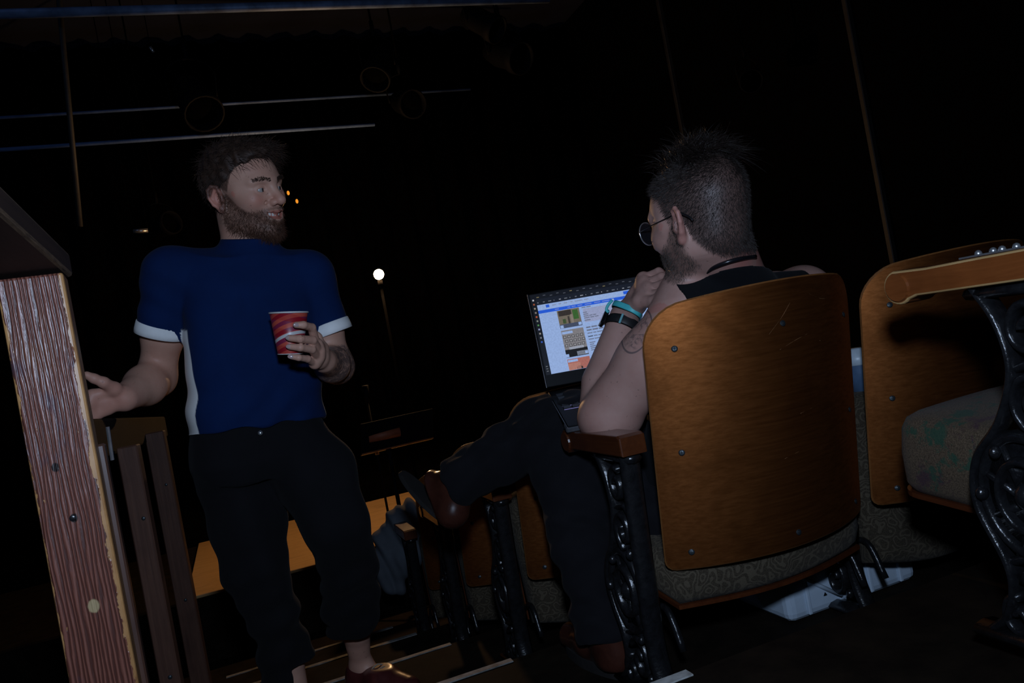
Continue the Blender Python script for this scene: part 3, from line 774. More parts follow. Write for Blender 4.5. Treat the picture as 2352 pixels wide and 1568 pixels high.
def fixture(px, py, Y, aim, s, label):
    """stage lantern: yoke, barrel, lens, clamp"""
    p = far_pt(px, py, Y); t = empty('stage_lantern', p); tagk(t, label, 'stage light')
    R = Vector(aim).normalized().to_track_quat('Z', 'Y').to_matrix().to_4x4()
    lathe('barrel', [(0.0, -0.16 * s), (0.06 * s, -0.15 * s), (0.085 * s, -0.05 * s), (0.085 * s, 0.06 * s), (0.10 * s, 0.10 * s), (0.10 * s, 0.16 * s), (0.09 * s, 0.16 * s), (0.088 * s, 0.10 * s)], 20, M_FIXT, t, R)
    lathe('lens', [(0.088 * s, 0.10 * s), (0.06 * s, 0.115 * s), (0.0, 0.12 * s)], 20, M_MATTE, t, R)
    mb = MB(); mb.tube(catmull([(-0.11 * s, 0, 0), (-0.11 * s, 0, 0.14 * s), (0, 0, 0.20 * s), (0.11 * s, 0, 0.14 * s), (0.11 * s, 0, 0)], 5), 0.010 * s, 6, 0.004 * s); mb.obj('yoke', M_FIXT, t)
    mb = MB(); mb.tube([(0, 0, 0.20 * s), (0, 0, 0.30 * s)], 0.014 * s, 8); mb.obj('clamp', M_FIXT, t)
    mb = MB(); mb.tube([(0, 0, 0.30 * s), (0, 0, 4.4 - p[2])], 0.008, 6); mb.obj('hanger', M_BLACK, t)
    return t
fixture(445, 225, 5.6, (0.2, -0.6, -0.7), 1.35, 'black stage lantern hanging in the rig above the standing man')
fixture(870, 150, 5.6, (-0.4, -0.5, -0.8), 1.1, 'black stage lantern in the rig, right of the one above the standing man')
fixture(930, 235, 6.4, (0.1, -0.9, -0.4), 1.2, 'black stage lantern low in the rig, above and right of the bulb')
fixture(1105, 50, 5.2, (0.5, -0.6, -0.7), 1.0, 'black stage lantern at the top middle against the thick pipe')
fixture(1160, 125, 5.8, (0.3, -0.8, -0.5), 1.3, 'black stage lantern with a faint lens, top middle, rightmost cluster')
fixture(1720, 185, 5.0, (-0.5, -0.8, -0.3), 0.9, 'isolated black stage lantern above and right of the seated man')
fixture(370, 520, 7.2, (0.6, -0.8, 0.0), 1.0, 'black lantern standing low behind the shoulder of the standing man')
a = far_pt(345, 108, 5.5); b = far_pt(353, 120, 5.5); hk = empty('steel_hook', a); mb = MB(); mb.tube([a - a, b - a], 0.010, 8); mb.obj('hook', M_STEEL, hk); mb = MB(); mb.tube([(0, 0, 0), (0, 0, 4.4 - a[2])], 0.003, 6); mb.obj('wire', M_BLACK, hk); tagk(hk, 'small bright steel hook hanging in the rig at the upper left', 'hook')
a = far_pt(306, 531, 6.8); b = far_pt(340, 529, 6.8); hk = empty('metal_bar', a); mb = MB(); mb.tube([a - a, b - a], 0.018, 8); mb.obj('bar', M_STEEL, hk)
for c_ in (a - a, b - a): mb = MB(); mb.tube([c_, c_ + np.array([0, 0, 4.4 - a[2]])], 0.004, 6); mb.obj('wire', M_BLACK, hk)
tagk(hk, 'short pale metal bar glinting behind the shoulder of the standing man', 'bar')
for (px, py, lab) in ((662, 443, 'tiny amber pilot lamp beside the nose of the standing man, upper one'), (682, 462, 'tiny amber pilot lamp beside the nose of the standing man, lower one')):
    c = far_pt(px, py, 8.3); t = empty('pilot_lamp', c); tagk(t, lab, 'lamp')
    mb = MB(); mb.ball((0, 0, 0), 0.018, 12, 8, (0.8, 1, 1.3)); mb.obj('glow_bead', MATS.get('amber') or emit('amber', (1.0, 0.36, 0.03), 0.75), t)
    mb = MB(); mb.tube([(0, 0.02, 0), (0, 0.06, 0), (0, 0.30, 0)], [0.022, 0.022, 0.012], 10); mb.obj('housing', M_FIXT, t)

# ================================================================== LOOSE THINGS
# cup on an armrest of the row ahead, seen through the gap between two seats
c = P(1981, 888, 3.15); z_arm = -RISE * 2 + 0.588
t = empty('plastic_cup', (1.495, ROWY[1] + 0.115, -RISE + 0.522)); tagk(t, 'blue and white cup glimpsed in the gap between the two wooden seat backs', 'cup')
lathe('cup_body', [(0.0, 0.0), (0.030, 0.0), (0.036, 0.055), (0.038, 0.075)], 24, plain('blue_cup', (0.08, 0.14, 0.24), 0.4), t)
lathe('cup_lid', [(0.038, 0.075), (0.041, 0.078), (0.041, 0.10), (0.036, 0.104), (0.036, 0.115), (0.0, 0.117)], 24, plain('white_lid', (0.50, 0.58, 0.64), 0.35), t)
# plastic tub under the occupied seat
t = empty('storage_tub', (1.39, 1.77, -RISE)); tagk(t, 'pale blue-white ribbed plastic tub on the floor under the occupied seat', 'tub')
M_TUB = plain('pale_blue_plastic', (0.50, 0.60, 0.70), 0.42, 0.08, 10)
box('tub_body', (-0.21, -0.14, 0.0), (0.21, 0.14, 0.15), M_TUB, t, 0.022, 3)
bm = bmesh.new(); bm_box(bm, (-0.225, -0.155, 0.145), (0.225, 0.155, 0.165), 0.006, 2); bm_obj('rim', bm, M_TUB, t)
for x in (-0.15, -0.05, 0.05, 0.15): box('rib', (x - 0.006, -0.147, 0.01), (x + 0.006, -0.13, 0.145), M_TUB, t, 0.003, 1)
br = MB(); br.tube([(-0.19, -0.142, 0.13), (-0.05, -0.145, 0.03)], 0.006, 6); br.obj('brace', M_TUB, t)
# studded metal strip on top of the near armrest
t = empty('studded_strip', (1.057, ROWY[0] + 0.075, 0.045 + 0.588)); tagk(t, 'small silver studded metal strip lying on the nearest armrest', 'metal strip')
box('strip', (-0.012, -0.055, 0.0), (0.012, 0.055, 0.003), M_STEEL, t, 0.001, 1)
for y in (-0.03, -0.008, 0.006, 0.03):
    mb = MB(); mb.ball((0, y, 0.004), 0.0055, 10, 6); mb.obj('stud', M_STEEL, t)

# ================================================================== PEOPLE
def ray_axes(p):
    k_ = nrm(p - CAM); r_ = nrm(CR - k_ * (CR @ k_)); u_ = np.cross(r_, k_); return r_, u_, k_
def body_frame(p, fr, fk, tilt, pitch=0.0):
    """frame whose second axis faces fr*right + fk*away, third axis up (tilted in the picture), first axis the body's right"""
    r_, u_, k_ = ray_axes(p); t = math.radians(tilt); ph = math.radians(pitch)
    up = math.cos(t) * u_ - math.sin(t) * r_
    f = fr * r_ + fk * k_; f = nrm(f - up * (f @ up))
    f2 = math.cos(ph) * f - math.sin(ph) * up; up2 = math.cos(ph) * up + math.sin(ph) * f
    return np.stack([np.cross(f2, up2), f2, up2], 1)

def skin_mat(name, base, lip, beard, scalp, rough=0.5):
    m, nt, b = new_mat(name)
    v = coords(nt)
    n = noise(nt, v, 14, 4, 0.6); n2 = noise(nt, v, 260, 2, 0.6)
    col = ramp(nt, n, [(0.3, [base[0] * 0.92, base[1] * 0.84, base[2] * 0.84]), (0.7, [base[0] * 1.05, base[1] * 1.08, base[2] * 1.10])])
    col = mix(nt, mathn(nt, 'MULTIPLY', gray(nt, noise(nt, v, 130, 1, 0.5), 0.73, 0.76), 0.5), col, [c * 0.35 for c in base])   # moles and freckles
    col = mix(nt, attr(nt, 'blush'), col, [base[0] * 1.02, base[1] * 0.66, base[2] * 0.66])
    col = mix(nt, attr(nt, 'lip'), col, lip)
    hb = noise(nt, coords(nt, (1, 1, 1)), 500, 2, 0.7)
    col = mix(nt, mathn(nt, 'MULTIPLY', attr(nt, 'beard'), ramp(nt, hb, [(0.3, (0.55, 0.55, 0.55)), (0.7, (1, 1, 1))])), col, beard)
    col = mix(nt, mathn(nt, 'MULTIPLY', attr(nt, 'scalp'), ramp(nt, hb, [(0.3, (0.7, 0.7, 0.7)), (0.7, (1, 1, 1))])), col, scalp)
    tn = noise(nt, coords(nt, (1, 1, 1)), 60, 3, 0.6, 1.5)
    col = mix(nt, mathn(nt, 'MULTIPLY', attr(nt, 'tattoo'), gray(nt, tn, 0.38, 0.52)), col, (0.055, 0.050, 0.055))
    lk(nt, col, b.inputs['Base Color'])
    b.inputs['Roughness'].default_value = rough; b.inputs['Specular IOR Level'].default_value = 0.35
    b.inputs['Subsurface Weight'].default_value = 0.08
    b.inputs['Subsurface Radius'].default_value = (0.008, 0.003, 0.002)
    b.inputs['Subsurface Scale'].default_value = 0.6
    bump(nt, b, n2, 0.12, 0.001)
    return m, nt, b, col
def cloth_mat(name, base, rough=0.9, panel=None, scale=500, folds=0.15):
    m, nt, b = new_mat(name); v = coords(nt)
    n = noise(nt, v, scale, 2, 0.7); n2 = noise(nt, v, 9, 4, 0.6)
    col = ramp(nt, n2, [(0.3, [c * 0.85 for c in base]), (0.7, [c * 1.12 for c in base])])
    if panel is not None: col = mix(nt, attr(nt, 'panel'), col, panel)
    lk(nt, col, b.inputs['Base Color']); b.inputs['Roughness'].default_value = rough
    b.inputs['Specular IOR Level'].default_value = 0.2; b.inputs['Sheen Weight'].default_value = 0.015
    bump(nt, b, n, folds, 0.001)
    return m
def hair_mat(name, c, rough=0.42):
    m, nt, b = new_mat(name); n = noise(nt, coords(nt), 60, 3)
    lk(nt, ramp(nt, n, [(0.3, [x * 0.6 for x in c]), (0.7, [x * 1.5 for x in c])]), b.inputs['Base Color'])
    b.inputs['Roughness'].default_value = rough; b.inputs['Specular IOR Level'].default_value = 0.4
    return m
def add_head(f, o, R, s, smile=True):
    L = lambda x, y, z: o + s * (R @ np.array([x, y, z]))
    E = lambda c, rad, k=0.012, op='u', Q=None: f.ell(L(*c), R if Q is None else R @ Q, np.array(rad) * s, k * s, op)
    C = lambda a, b, ra, rb, k=0.01, op='u': f.rc(L(*a), L(*b), ra * s, rb * s, k * s, op)
    E((0, -0.014, 0.040), (0.0765, 0.101, 0.088), 0.02)
    E((0, 0.034, 0.012), (0.066, 0.066, 0.088), 0.03)
    E((0, 0.030, -0.045), (0.056, 0.056, 0.060), 0.03)
    for sx in (-1, 1):
        C((sx * 0.052, -0.004, -0.055), (sx * 0.016, 0.066, -0.098), 0.020, 0.020, 0.025)
        E((sx * 0.043, 0.058, -0.022), (0.024, 0.028, 0.022), 0.02)
        C((sx * 0.008, 0.093, 0.030), (sx * 0.050, 0.074, 0.028), 0.008, 0.007, 0.016)      # brow ridge
        C((sx * 0.060, 0.035, 0.000), (sx * 0.045, 0.066, -0.010), 0.014, 0.012, 0.02)      # cheekbone
    E((0, 0.078, -0.098), (0.022, 0.018, 0.017), 0.018)
    E((0, 0.080, -0.058), (0.031, 0.021, 0.026), 0.02)
    for sx in (-1, 1): E((sx * 0.032, 0.100, 0.008), (0.0175, 0.020, 0.0125), 0.014, 's')
    C((0, 0.090, 0.020), (0, 0.117, -0.020), 0.0085, 0.0115, 0.014)
    E((0, 0.117, -0.024), (0.0125, 0.012, 0.0115), 0.008)
    for sx in (-1, 1):
        E((sx * 0.0135, 0.103, -0.028), (0.0075, 0.011, 0.0085), 0.006)
        E((sx * 0.008, 0.112, -0.036), (0.0035, 0.006, 0.004), 0.003, 's')
        E((sx * 0.032, 0.0785, 0.006), (0.0155, 0.0138, 0.0135), 0.006)                      # lids
        E((sx * 0.032, 0.090, 0.0055), (0.0125, 0.012, 0.0046), 0.003, 's')
    if smile:
        up = [(-0.031, 0.078, -0.047), (-0.018, 0.094, -0.053), (0, 0.1005, -0.0545), (0.018, 0.094, -0.053), (0.031, 0.078, -0.047)]
        lw = [(-0.030, 0.078, -0.052), (-0.017, 0.092, -0.071), (0, 0.0965, -0.0760), (0.017, 0.092, -0.071), (0.030, 0.078, -0.052)]
        sl = [(-0.028, 0.084, -0.0500), (-0.015, 0.100, -0.0605), (0, 0.107, -0.0630), (0.015, 0.100, -0.0605), (0.028, 0.084, -0.0500)]
        for A, r0 in ((up, 0.0055), (lw, 0.0065)):
            for i in range(4): C(A[i], A[i + 1], r0 * (0.7 if i == 0 else 1), r0 * (0.7 if i == 3 else 1), 0.007)
        for i in range(4): C(sl[i], sl[i + 1], 0.0072 if i else 0.004, 0.0072 if i < 3 else 0.004, 0.003, 's')
        for sx in (-1, 1): C((sx * 0.024, 0.088, -0.026), (sx * 0.040, 0.066, -0.052), 0.0035, 0.002, 0.008, 's')   # smile fold
    else:
        for z, r0 in ((-0.053, 0.006), (-0.064, 0.007)):
            for a, b in (((-0.026, 0.082, z), (0, 0.100, z)), ((0, 0.100, z), (0.026, 0.082, z))): C(a, b, r0 * 0.8, r0, 0.007)
    for sx in (-1, 1):                                                                       # ears
        a = math.radians(24) * sx
        Q = np.array([[math.cos(a), -math.sin(a), 0], [math.sin(a), math.cos(a), 0], [0, 0, 1]]) @ np.array([[1, 0, 0], [0, math.cos(0.2), -math.sin(0.2)], [0, math.sin(0.2), math.cos(0.2)]])
        ec = np.array([sx * 0.0815, -0.018, -0.006])
        ep = lambda x, y, z: tuple(ec + Q @ np.array([x * sx, y, z]))
        E(tuple(ec), (0.0055, 0.0175, 0.0300), 0.006, 'u', Q)
        E(ep(0.004, 0.003, -0.002), (0.0055, 0.0105, 0.0170), 0.004, 's', Q)
        rim = [ep(0.002, 0.012, 0.012), ep(0.004, 0.010, 0.026), ep(0.005, -0.003, 0.0315), ep(0.006, -0.015, 0.024), ep(0.006, -0.019, 0.006), ep(0.004, -0.013, -0.014), ep(0.002, -0.003, -0.027)]
        for i in range(6): C(rim[i], rim[i + 1], 0.0042, 0.0042, 0.003)
        E(ep(0.001, 0.001, -0.030), (0.0055, 0.0085, 0.009), 0.006, 'u', Q)
        C(ep(0.003, 0.013, 0.002), ep(0.004, 0.013, -0.010), 0.005, 0.0045, 0.004)
    return L
def add_hand(f, wrist, fingers, thumb, rw=0.030, kp=0.012):
    """wrist point; each finger MCP, PIP, DIP, tip; thumb CMC, MCP, IP, tip"""
    for i, F_ in enumerate(fingers):
        f.rc(wrist, F_[0], rw * 0.62, 0.0125, kp)
    for a, b in zip(fingers[:-1], fingers[1:]):
        f.rc(a[0], b[0], 0.0125, 0.0120, kp)
        f.rc(wrist * 0.45 + a[0] * 0.55, wrist * 0.45 + b[0] * 0.55, 0.014, 0.014, kp)
    for i, F_ in enumerate(fingers):
        g = (1.0, 1.03, 0.98, 0.86)[i]
        f.chain(F_, [0.0112 * g, 0.0098 * g, 0.0088 * g, 0.0076 * g], 0.0035)
    f.rc(wrist, thumb[0], rw * 0.7, 0.016, kp); f.rc(thumb[0], fingers[0][0], 0.013, 0.011, kp)
    f.chain(thumb, [0.016, 0.0125, 0.0108, 0.0088], 0.006)
def to_local(V, o, R, s): return ((V - o) @ R) / s
def beard_mask(p, full=True):
    x, y, z = p[:, 0], p[:, 1], p[:, 2]
    zl = np.interp(y, [-0.02, 0.005, 0.035, 0.065, 0.090, 0.12], [0.02, 0.010, -0.028, -0.047, -0.040, -0.036])
    m = sstep(zl - z, -0.004, 0.010) * sstep(y, -0.020, -0.006)
    jl = np.interp(y, [-0.02, 0.0, 0.08, 0.12], [-0.082, -0.088, -0.128, -0.13])
    m *= sstep(z - jl, -0.012, 0.004)
    lips = ((np.abs(x) / 0.027) ** 2 + ((z + 0.060 - 0.006 * (np.abs(x) / 0.027) ** 2) / 0.0135) ** 2)
    m *= np.where(y > 0.05, sstep(lips, 0.9, 1.4), 1)
    return m
def surf_hit(f, px, py, D0=1.3, D1=2.4):
    """first point where the sight line through a pixel meets a body"""
    d = P(px, py, 1.0) - CAM; t = np.linspace(D0, D1, 900); X = CAM[:, None] + d[:, None] * t[None, :]; D = np.full(900, 9.0)
    for fn, a, b, op, k in f.L:
        q_ = fn(X[0], X[1], X[2]); D = np.minimum(D, q_) if op == 'u' else np.maximum(D, -q_)
    i = np.argmax(D < 0.002); i = i if D[i] < 0.002 else 899; return X[:, i]
def pts(*a): return [P(*q) for q in a]
def base_obj(name, V, Q, mat, parent, at=None, **attrs):
    """mesh with its origin moved to the given place"""
    at = np.zeros(3) if at is None else np.asarray(at, float)
    me = np_mesh(name, V - at, Q)
    for k_, v_ in attrs.items(): set_attr(me, k_, v_)
    o = link(name, me, mat, parent); return o

# ------------------------------------------------------------------ the standing man
ORG1 = np.array([0.10, 2.30, -RISE * 2])
person1 = empty('person', ORG1)
tagk(person1, 'smiling bearded man in a blue T-shirt standing in the aisle with a red paper cup', 'person')
h1 = P(563, 443, 2.07); R1 = body_frame(h1, math.sin(math.radians(46)), -math.cos(math.radians(46)), 6.5, 2.0); S1 = 1.0
PC = P(592, 975, 2.13); NB = P(575, 580, 2.10)
T1 = np.zeros((3, 3)); up1 = nrm(NB - PC); r_, u_, k_ = ray_axes(PC)
f1 = math.sin(math.radians(16)) * r_ - math.cos(math.radians(16)) * k_; f1 = nrm(f1 - up1 * (f1 @ up1)); T1 = np.stack([np.cross(f1, up1), f1, up1], 1)
SR = P(394, 630, 2.03); SL = P(708, 634, 2.17)
ER = P(360, 868, 2.12); WR = P(286, 914, 1.91)
EL = P(774, 842, 2.20); WL = P(744, 828, 1.99)
b1 = SDF()
L1 = add_head(b1, h1, R1, S1, True)
b1.rc(L1(0, -0.030, -0.030), NB - up1 * 0.02, 0.060, 0.064, 0.03)
b1.loft(PC, T1, [-0.12, 0.0, 0.1, 0.22, 0.33, 0.40, 0.43], [0.165, 0.155, 0.145, 0.155, 0.168, 0.15, 0.10], [0.10, 0.10, 0.10, 0.105, 0.11, 0.085, 0.06], k=0.04)
b1.rc(NB - up1 * 0.045, SR, 0.05, 0.050, 0.05); b1.rc(NB - up1 * 0.045, SL, 0.05, 0.050, 0.05)
mR = ER * 0.62 + WR * 0.38
b1.chain([SR, SR * 0.45 + ER * 0.55, ER], [0.052, 0.0500, 0.0460], 0.03); b1.chain([ER, mR, WR], [0.0460, 0.0480, 0.0330], 0.03)
mL = EL * 0.6 + WL * 0.4
b1.chain([SL, SL * 0.45 + EL * 0.55, EL], [0.050, 0.0460, 0.0430], 0.03); b1.chain([EL, mL, WL], [0.0430, 0.0430, 0.0310], 0.03)
add_hand(b1, WR, [pts((212, 908, 1.86), (168, 904, 1.85), (140, 902, 1.845), (118, 900, 1.84)), pts((205, 925, 1.855), (156, 922, 1.84), (126, 921, 1.83), (104, 920, 1.825)),
                  pts((206, 942, 1.86), (160, 943, 1.84), (132, 943, 1.83), (112, 943, 1.825)), pts((214, 957, 1.865), (178, 962, 1.85), (154, 964, 1.84), (138, 965, 1.835))],
         pts((262, 893, 1.875), (238, 878, 1.845), (216, 869, 1.832), (199, 861, 1.825)), 0.031, 0.010)
cupf = [pts((726, 790, 1.905), (716, 752, 1.862), (697, 746, 1.828), (680, 746, 1.820)), pts((731, 806, 1.91), (718, 781, 1.860), (690, 778, 1.822), (665, 776, 1.822)),
        pts((730, 820, 1.915), (716, 802, 1.864), (690, 798, 1.828), (666, 796, 1.828)), pts((723, 834, 1.92), (706, 824, 1.876), (686, 821, 1.846), (669, 819, 1.843))]
add_hand(b1, WL, cupf, pts((738, 800, 1.955), (728, 775, 1.965), (710, 757, 1.955), (692, 748, 1.945)), 0.031)
# legs inside the trousers, bare ankles and feet
HR_ = P(528, 1050, 2.14); HL_ = P(688, 1040, 2.15)
KR = P(575, 1300, 2.10); AR = P(705, 1740, 2.22)
KL = P(790, 1215, 2.10); AL = P(829, 1528, 2.42)
b1.chain([P(545, 1060, 2.13), P(566, 1200, 2.11), P(588, 1300, 2.11), P(655, 1500, 2.18), AR], [0.070, 0.060, 0.052, 0.046, 0.034], 0.03); b1.chain([P(700, 1060, 2.13), P(768, 1195, 2.12)], [0.070, 0.052], 0.03); KL = P(768, 1195, 2.12)
b1.chain([KL, P(806, 1340, 2.26), P(817, 1442, 2.36), AL], [0.050, 0.046, 0.043, 0.029], 0.02)
fd1 = nrm(0.80 * _rh - 0.60 * _k)
b1.rc(AL, np.array([AL[0] + fd1[0] * 0.12, AL[1] + fd1[1] * 0.12, -RISE * 2 + 0.035]), 0.031, 0.026, 0.03)
b1.rc(AR, np.array([AR[0] + 0.02, AR[1] - 0.10, AR[2] - 0.06]), 0.032, 0.026, 0.03)
hb = 0.145
fine1 = [(h1 - [hb, hb, 0.15], h1 + [hb, hb, 0.17], 0.0021),
         (WR + [-0.16, -0.13, -0.09], WR + [0.012, 0.04, 0.10], 0.0025), (WL + [-0.10, -0.16, -0.06], WL + [0.012, 0.02, 0.10], 0.0022)]
V, Q = sdf_mesh(b1, 'body', 0.0055, fine1)
q = to_local(V, h1, R1, S1); inhead = (q[:, 2] > -0.14) & (np.abs(q[:, 0]) < 0.12) & (np.abs(q[:, 1]) < 0.16)
beard = np.where(inhead, beard_mask(q), 0)
brow = np.zeros(len(V))
for sx in (-1, 1):
    bz_ = 0.0295 + 0.004 * np.sin((np.abs(q[:, 0]) - 0.012) / 0.042 * 3.1)
    brow = np.maximum(brow, np.where((q[:, 1] > 0.05) & (q[:, 0] * sx > 0.011) & (q[:, 0] * sx < 0.054), 1 - sstep(np.abs(q[:, 2] - bz_), 0.0025, 0.0055), 0))
lipd = ((np.abs(q[:, 0]) / 0.030) ** 2 + ((q[:, 2] + 0.0605 - 0.007 * (np.abs(q[:, 0]) / 0.028) ** 2) / 0.0125) ** 2)
lip = np.where((q[:, 1] > 0.06) & inhead, 1 - sstep(lipd, 0.75, 1.15), 0)
scalp1 = np.where(inhead, sstep(q[:, 2] - np.interp(q[:, 1], [-0.11, -0.05, -0.02, 0.012, 0.03, 0.05, 0.08], [-0.07, -0.055, 0.012, 0.0, 0.045, 0.070, 0.082]), 0, 0.012), 0) * 0.95
blush = np.where(inhead, np.exp(-((np.abs(q[:, 0]) - 0.045) ** 2 + (q[:, 2] + 0.018) ** 2) / 0.018 ** 2) * (q[:, 1] > 0.03) * 0.6 + (np.abs(q[:, 0]) > 0.077) * 0.7 + np.exp(-((q[:, 0]) ** 2 + (q[:, 2] + 0.022) ** 2 + (q[:, 1] - 0.115) ** 2) / 0.02 ** 2) * 0.5, 0)
hand_d = np.linalg.norm(V - (WR + (WR - ER) * 0.35), axis=1)
blush = np.maximum(blush, np.exp(-(hand_d / 0.09) ** 2) * 0.45)
ta = np.clip(((V - EL) @ (WL - EL)) / ((WL - EL) @ (WL - EL)), 0, 1); td = np.linalg.norm(V - (EL + ta[:, None] * (WL - EL)), axis=1)
tat = np.where((td < 0.062) & (ta < 0.93), 0.72, 0) * (V[:, 2] < EL[2] + 0.055)
M_SKIN1, *_ = skin_mat('skin_fair', (0.56, 0.315, 0.225), (0.42, 0.15, 0.11), (0.075, 0.035, 0.022), (0.030, 0.017, 0.012))
body1 = base_obj('body', V, Q, M_SKIN1, person1, ORG1, beard=np.maximum(beard * 0.86, brow * 0.62), lip=lip, scalp=scalp1, blush=np.clip(blush, 0, 1), tattoo=tat)
N1 = normals(V, Q)
# eyes and teeth
def eye_obj(name, L, R, s, x, gaze, parent, org):
    mb = MB(); c = L(x, 0.0785, 0.006); r = 0.0124 * s; n = 18
    V = []; F = []; mi = []
    g = nrm(R @ np.asarray(gaze)); a = nrm(np.cross(g, [0.3, 0.2, 1])); b = np.cross(g, a)
    for i in range(n + 1):
        th = math.pi * i / n
        for j in range(24):
            ph = 2 * math.pi * j / 24; V.append(c - org + r * (g * math.cos(th) + (a * math.cos(ph) + b * math.sin(ph)) * math.sin(th)))
    for i in range(n):
        for j in range(24):
            F.append((i * 24 + j, i * 24 + (j + 1) % 24, (i + 1) * 24 + (j + 1) % 24, (i + 1) * 24 + j)); mi.append(0 if i >= 3 else 1)
    o = pyd(name, V, F, [M_EYEW, M_IRIS], parent, True); o.data.polygons.foreach_set('material_index', mi); return o
M_EYEW = plain('eye_white', (0.36, 0.33, 0.30), 0.25, 0.05); M_IRIS = plain('dark_iris', (0.02, 0.018, 0.018), 0.15, 0.3, 300)
for x in (-0.032, 0.032): eye_obj('eye', L1, R1, S1, x, (-0.38, 0.92, 0.0), person1, ORG1)
M_TEETH = plain('teeth_white', (0.62, 0.60, 0.55), 0.25, 0.05)
for i in range(8):
    u_t = (i - 3.5) / 3.5; x = u_t * 0.0235
    yy = 0.0955 - 0.0135 * u_t * u_t; zz = -0.0585 + 0.0045 * u_t * u_t
    o = box('tooth', (-0.0031, -0.002, -0.0052), (0.0031, 0.002, 0.0045), M_TEETH, person1, 0.0012, 2)
    M_ = Matrix.Identity(4); Rz = R1 @ np.array([[math.cos(-u_t * 0.9), -math.sin(-u_t * 0.9), 0], [math.sin(-u_t * 0.9), math.cos(-u_t * 0.9), 0], [0, 0, 1]])
    for a_ in range(3):
        for b_ in range(3): M_[a_][b_] = float(Rz[a_, b_])
    pc_ = L1(x, yy, zz) - ORG1
    for a_ in range(3): M_[a_][3] = float(pc_[a_])
    o.matrix_local = M_
# hair and beard
M_HAIR1 = hair_mat('brown_hair', (0.036, 0.018, 0.011), 0.65); M_BEARD1 = hair_mat('ginger_brown_beard', (0.085, 0.034, 0.018), 0.6)
hc = SDF()
hc.ell(h1 + S1 * (R1 @ np.array([0, -0.020, 0.044])), R1, np.array([0.083, 0.107, 0.096]) * S1, 0.01)
hc.ell(h1 + S1 * (R1 @ np.array([-0.006, 0.018, 0.092])), R1, np.array([0.070, 0.078, 0.038]) * S1, 0.02)
hc.ell(h1 + S1 * (R1 @ np.array([-0.020, 0.060, 0.098])), R1, np.array([0.048, 0.038, 0.024]) * S1, 0.02)
big = 0.4
hc.plane(L1(0, 0.060, 0.070), R1 @ np.array([0, 0.62, -0.78]), h1 - big, h1 + big, 0.012)
hc.plane(L1(0, 0.010, 0.0), R1 @ np.array([0, 0.97, -0.25]), h1 - big, L1(0, 0, 0.055) * 0 + h1 + big, 0.012) if False else None
hc.plane(L1(0, -0.03, -0.045), R1 @ np.array([0, 0.55, -0.83]), h1 - big, h1 + big, 0.010)
V, Q = sdf_mesh(hc, 'hair', 0.004)
N = normals(V, Q); ql = to_local(V, h1, R1, S1)
V = V + N * (0.0018 * np.sin(ql[:, 0:1] * 240 + 3 * np.sin(ql[:, 1:2] * 70)) + 0.0015 * np.sin(ql[:, 1:2] * 170 + ql[:, 2:3] * 130))
hair1 = base_obj('hair', V, Q, M_HAIR1, person1, ORG1)
sel = RNG.choice(len(V), 5200); pl = to_local(V[sel], h1, R1, S1)
dirl = np.stack([-0.55 - 2.0 * np.abs(pl[:, 0]) * 0 + RNG.normal(0, 0.45, len(sel)), 0.25 + RNG.normal(0, 0.5, len(sel)), -0.15 + RNG.normal(0, 0.35, len(sel))], 1)
side = pl[:, 2] < 0.055; dirl[side] = np.stack([RNG.normal(0, 0.15, side.sum()), -0.35 + RNG.normal(0, 0.2, side.sum()), -1 + RNG.normal(0, 0.2, side.sum())], 1)
dw = dirl @ R1.T + N[sel] * 0.45
ln = np.where(side, 0.012, 0.028) * RNG.uniform(0.6, 1.25, len(sel))
sv, sq = strands(V[sel] - N[sel] * 0.001, N[sel], dw, ln, 0.0006, 3, 0.25, 0.25)
base_obj('hair_locks', sv, sq, M_HAIR1, person1, ORG1)
Vb = body1.data; co = np.empty(len(Vb.vertices) * 3, np.float32); Vb.vertices.foreach_get('co', co); co = co.reshape(-1, 3).astype(float) + ORG1
w_ = beard * (np.linalg.norm(co - h1, axis=1) < 0.2); w_ = w_ / w_.sum()
sel = RNG.choice(len(co), 5200, p=w_); pl = to_local(co[sel], h1, R1, S1)
dirl = np.stack([np.sign(pl[:, 0]) * 0.10 + RNG.normal(0, 0.35, len(sel)), 0.15 + RNG.normal(0, 0.35, len(sel)), -1.0 + RNG.normal(0, 0.3, len(sel))], 1)
lb = (0.006 + 0.010 * sstep(-pl[:, 2], 0.065, 0.115)) * RNG.uniform(0.6, 1.3, len(sel))
lb = np.where((pl[:, 1] > 0.085) & (pl[:, 2] > -0.056), lb * 0.65, lb)
sv, sq = strands(co[sel] - N1[sel] * 0.0005, N1[sel], dirl @ R1.T + N1[sel] * 0.5, lb, 0.00055, 3, 0.35, 0.1)
base_obj('beard', sv, sq, M_BEARD1, person1, ORG1)
for sx in (-1, 1):
    w2 = brow * ((q[:, 0] * sx) > 0); sel = RNG.choice(len(co), 220, p=w2 / w2.sum())
    d_ = np.stack([np.full(220, sx * 0.9) + RNG.normal(0, 0.2, 220), RNG.normal(0.1, 0.1, 220), RNG.normal(0.25, 0.25, 220)], 1)
    sv, sq = strands(co[sel], N1[sel], d_ @ R1.T + N1[sel] * 0.3, RNG.uniform(0.005, 0.009, 220), 0.0005, 2)
    base_obj('eyebrow', sv, sq, M_HAIR1, person1, ORG1)
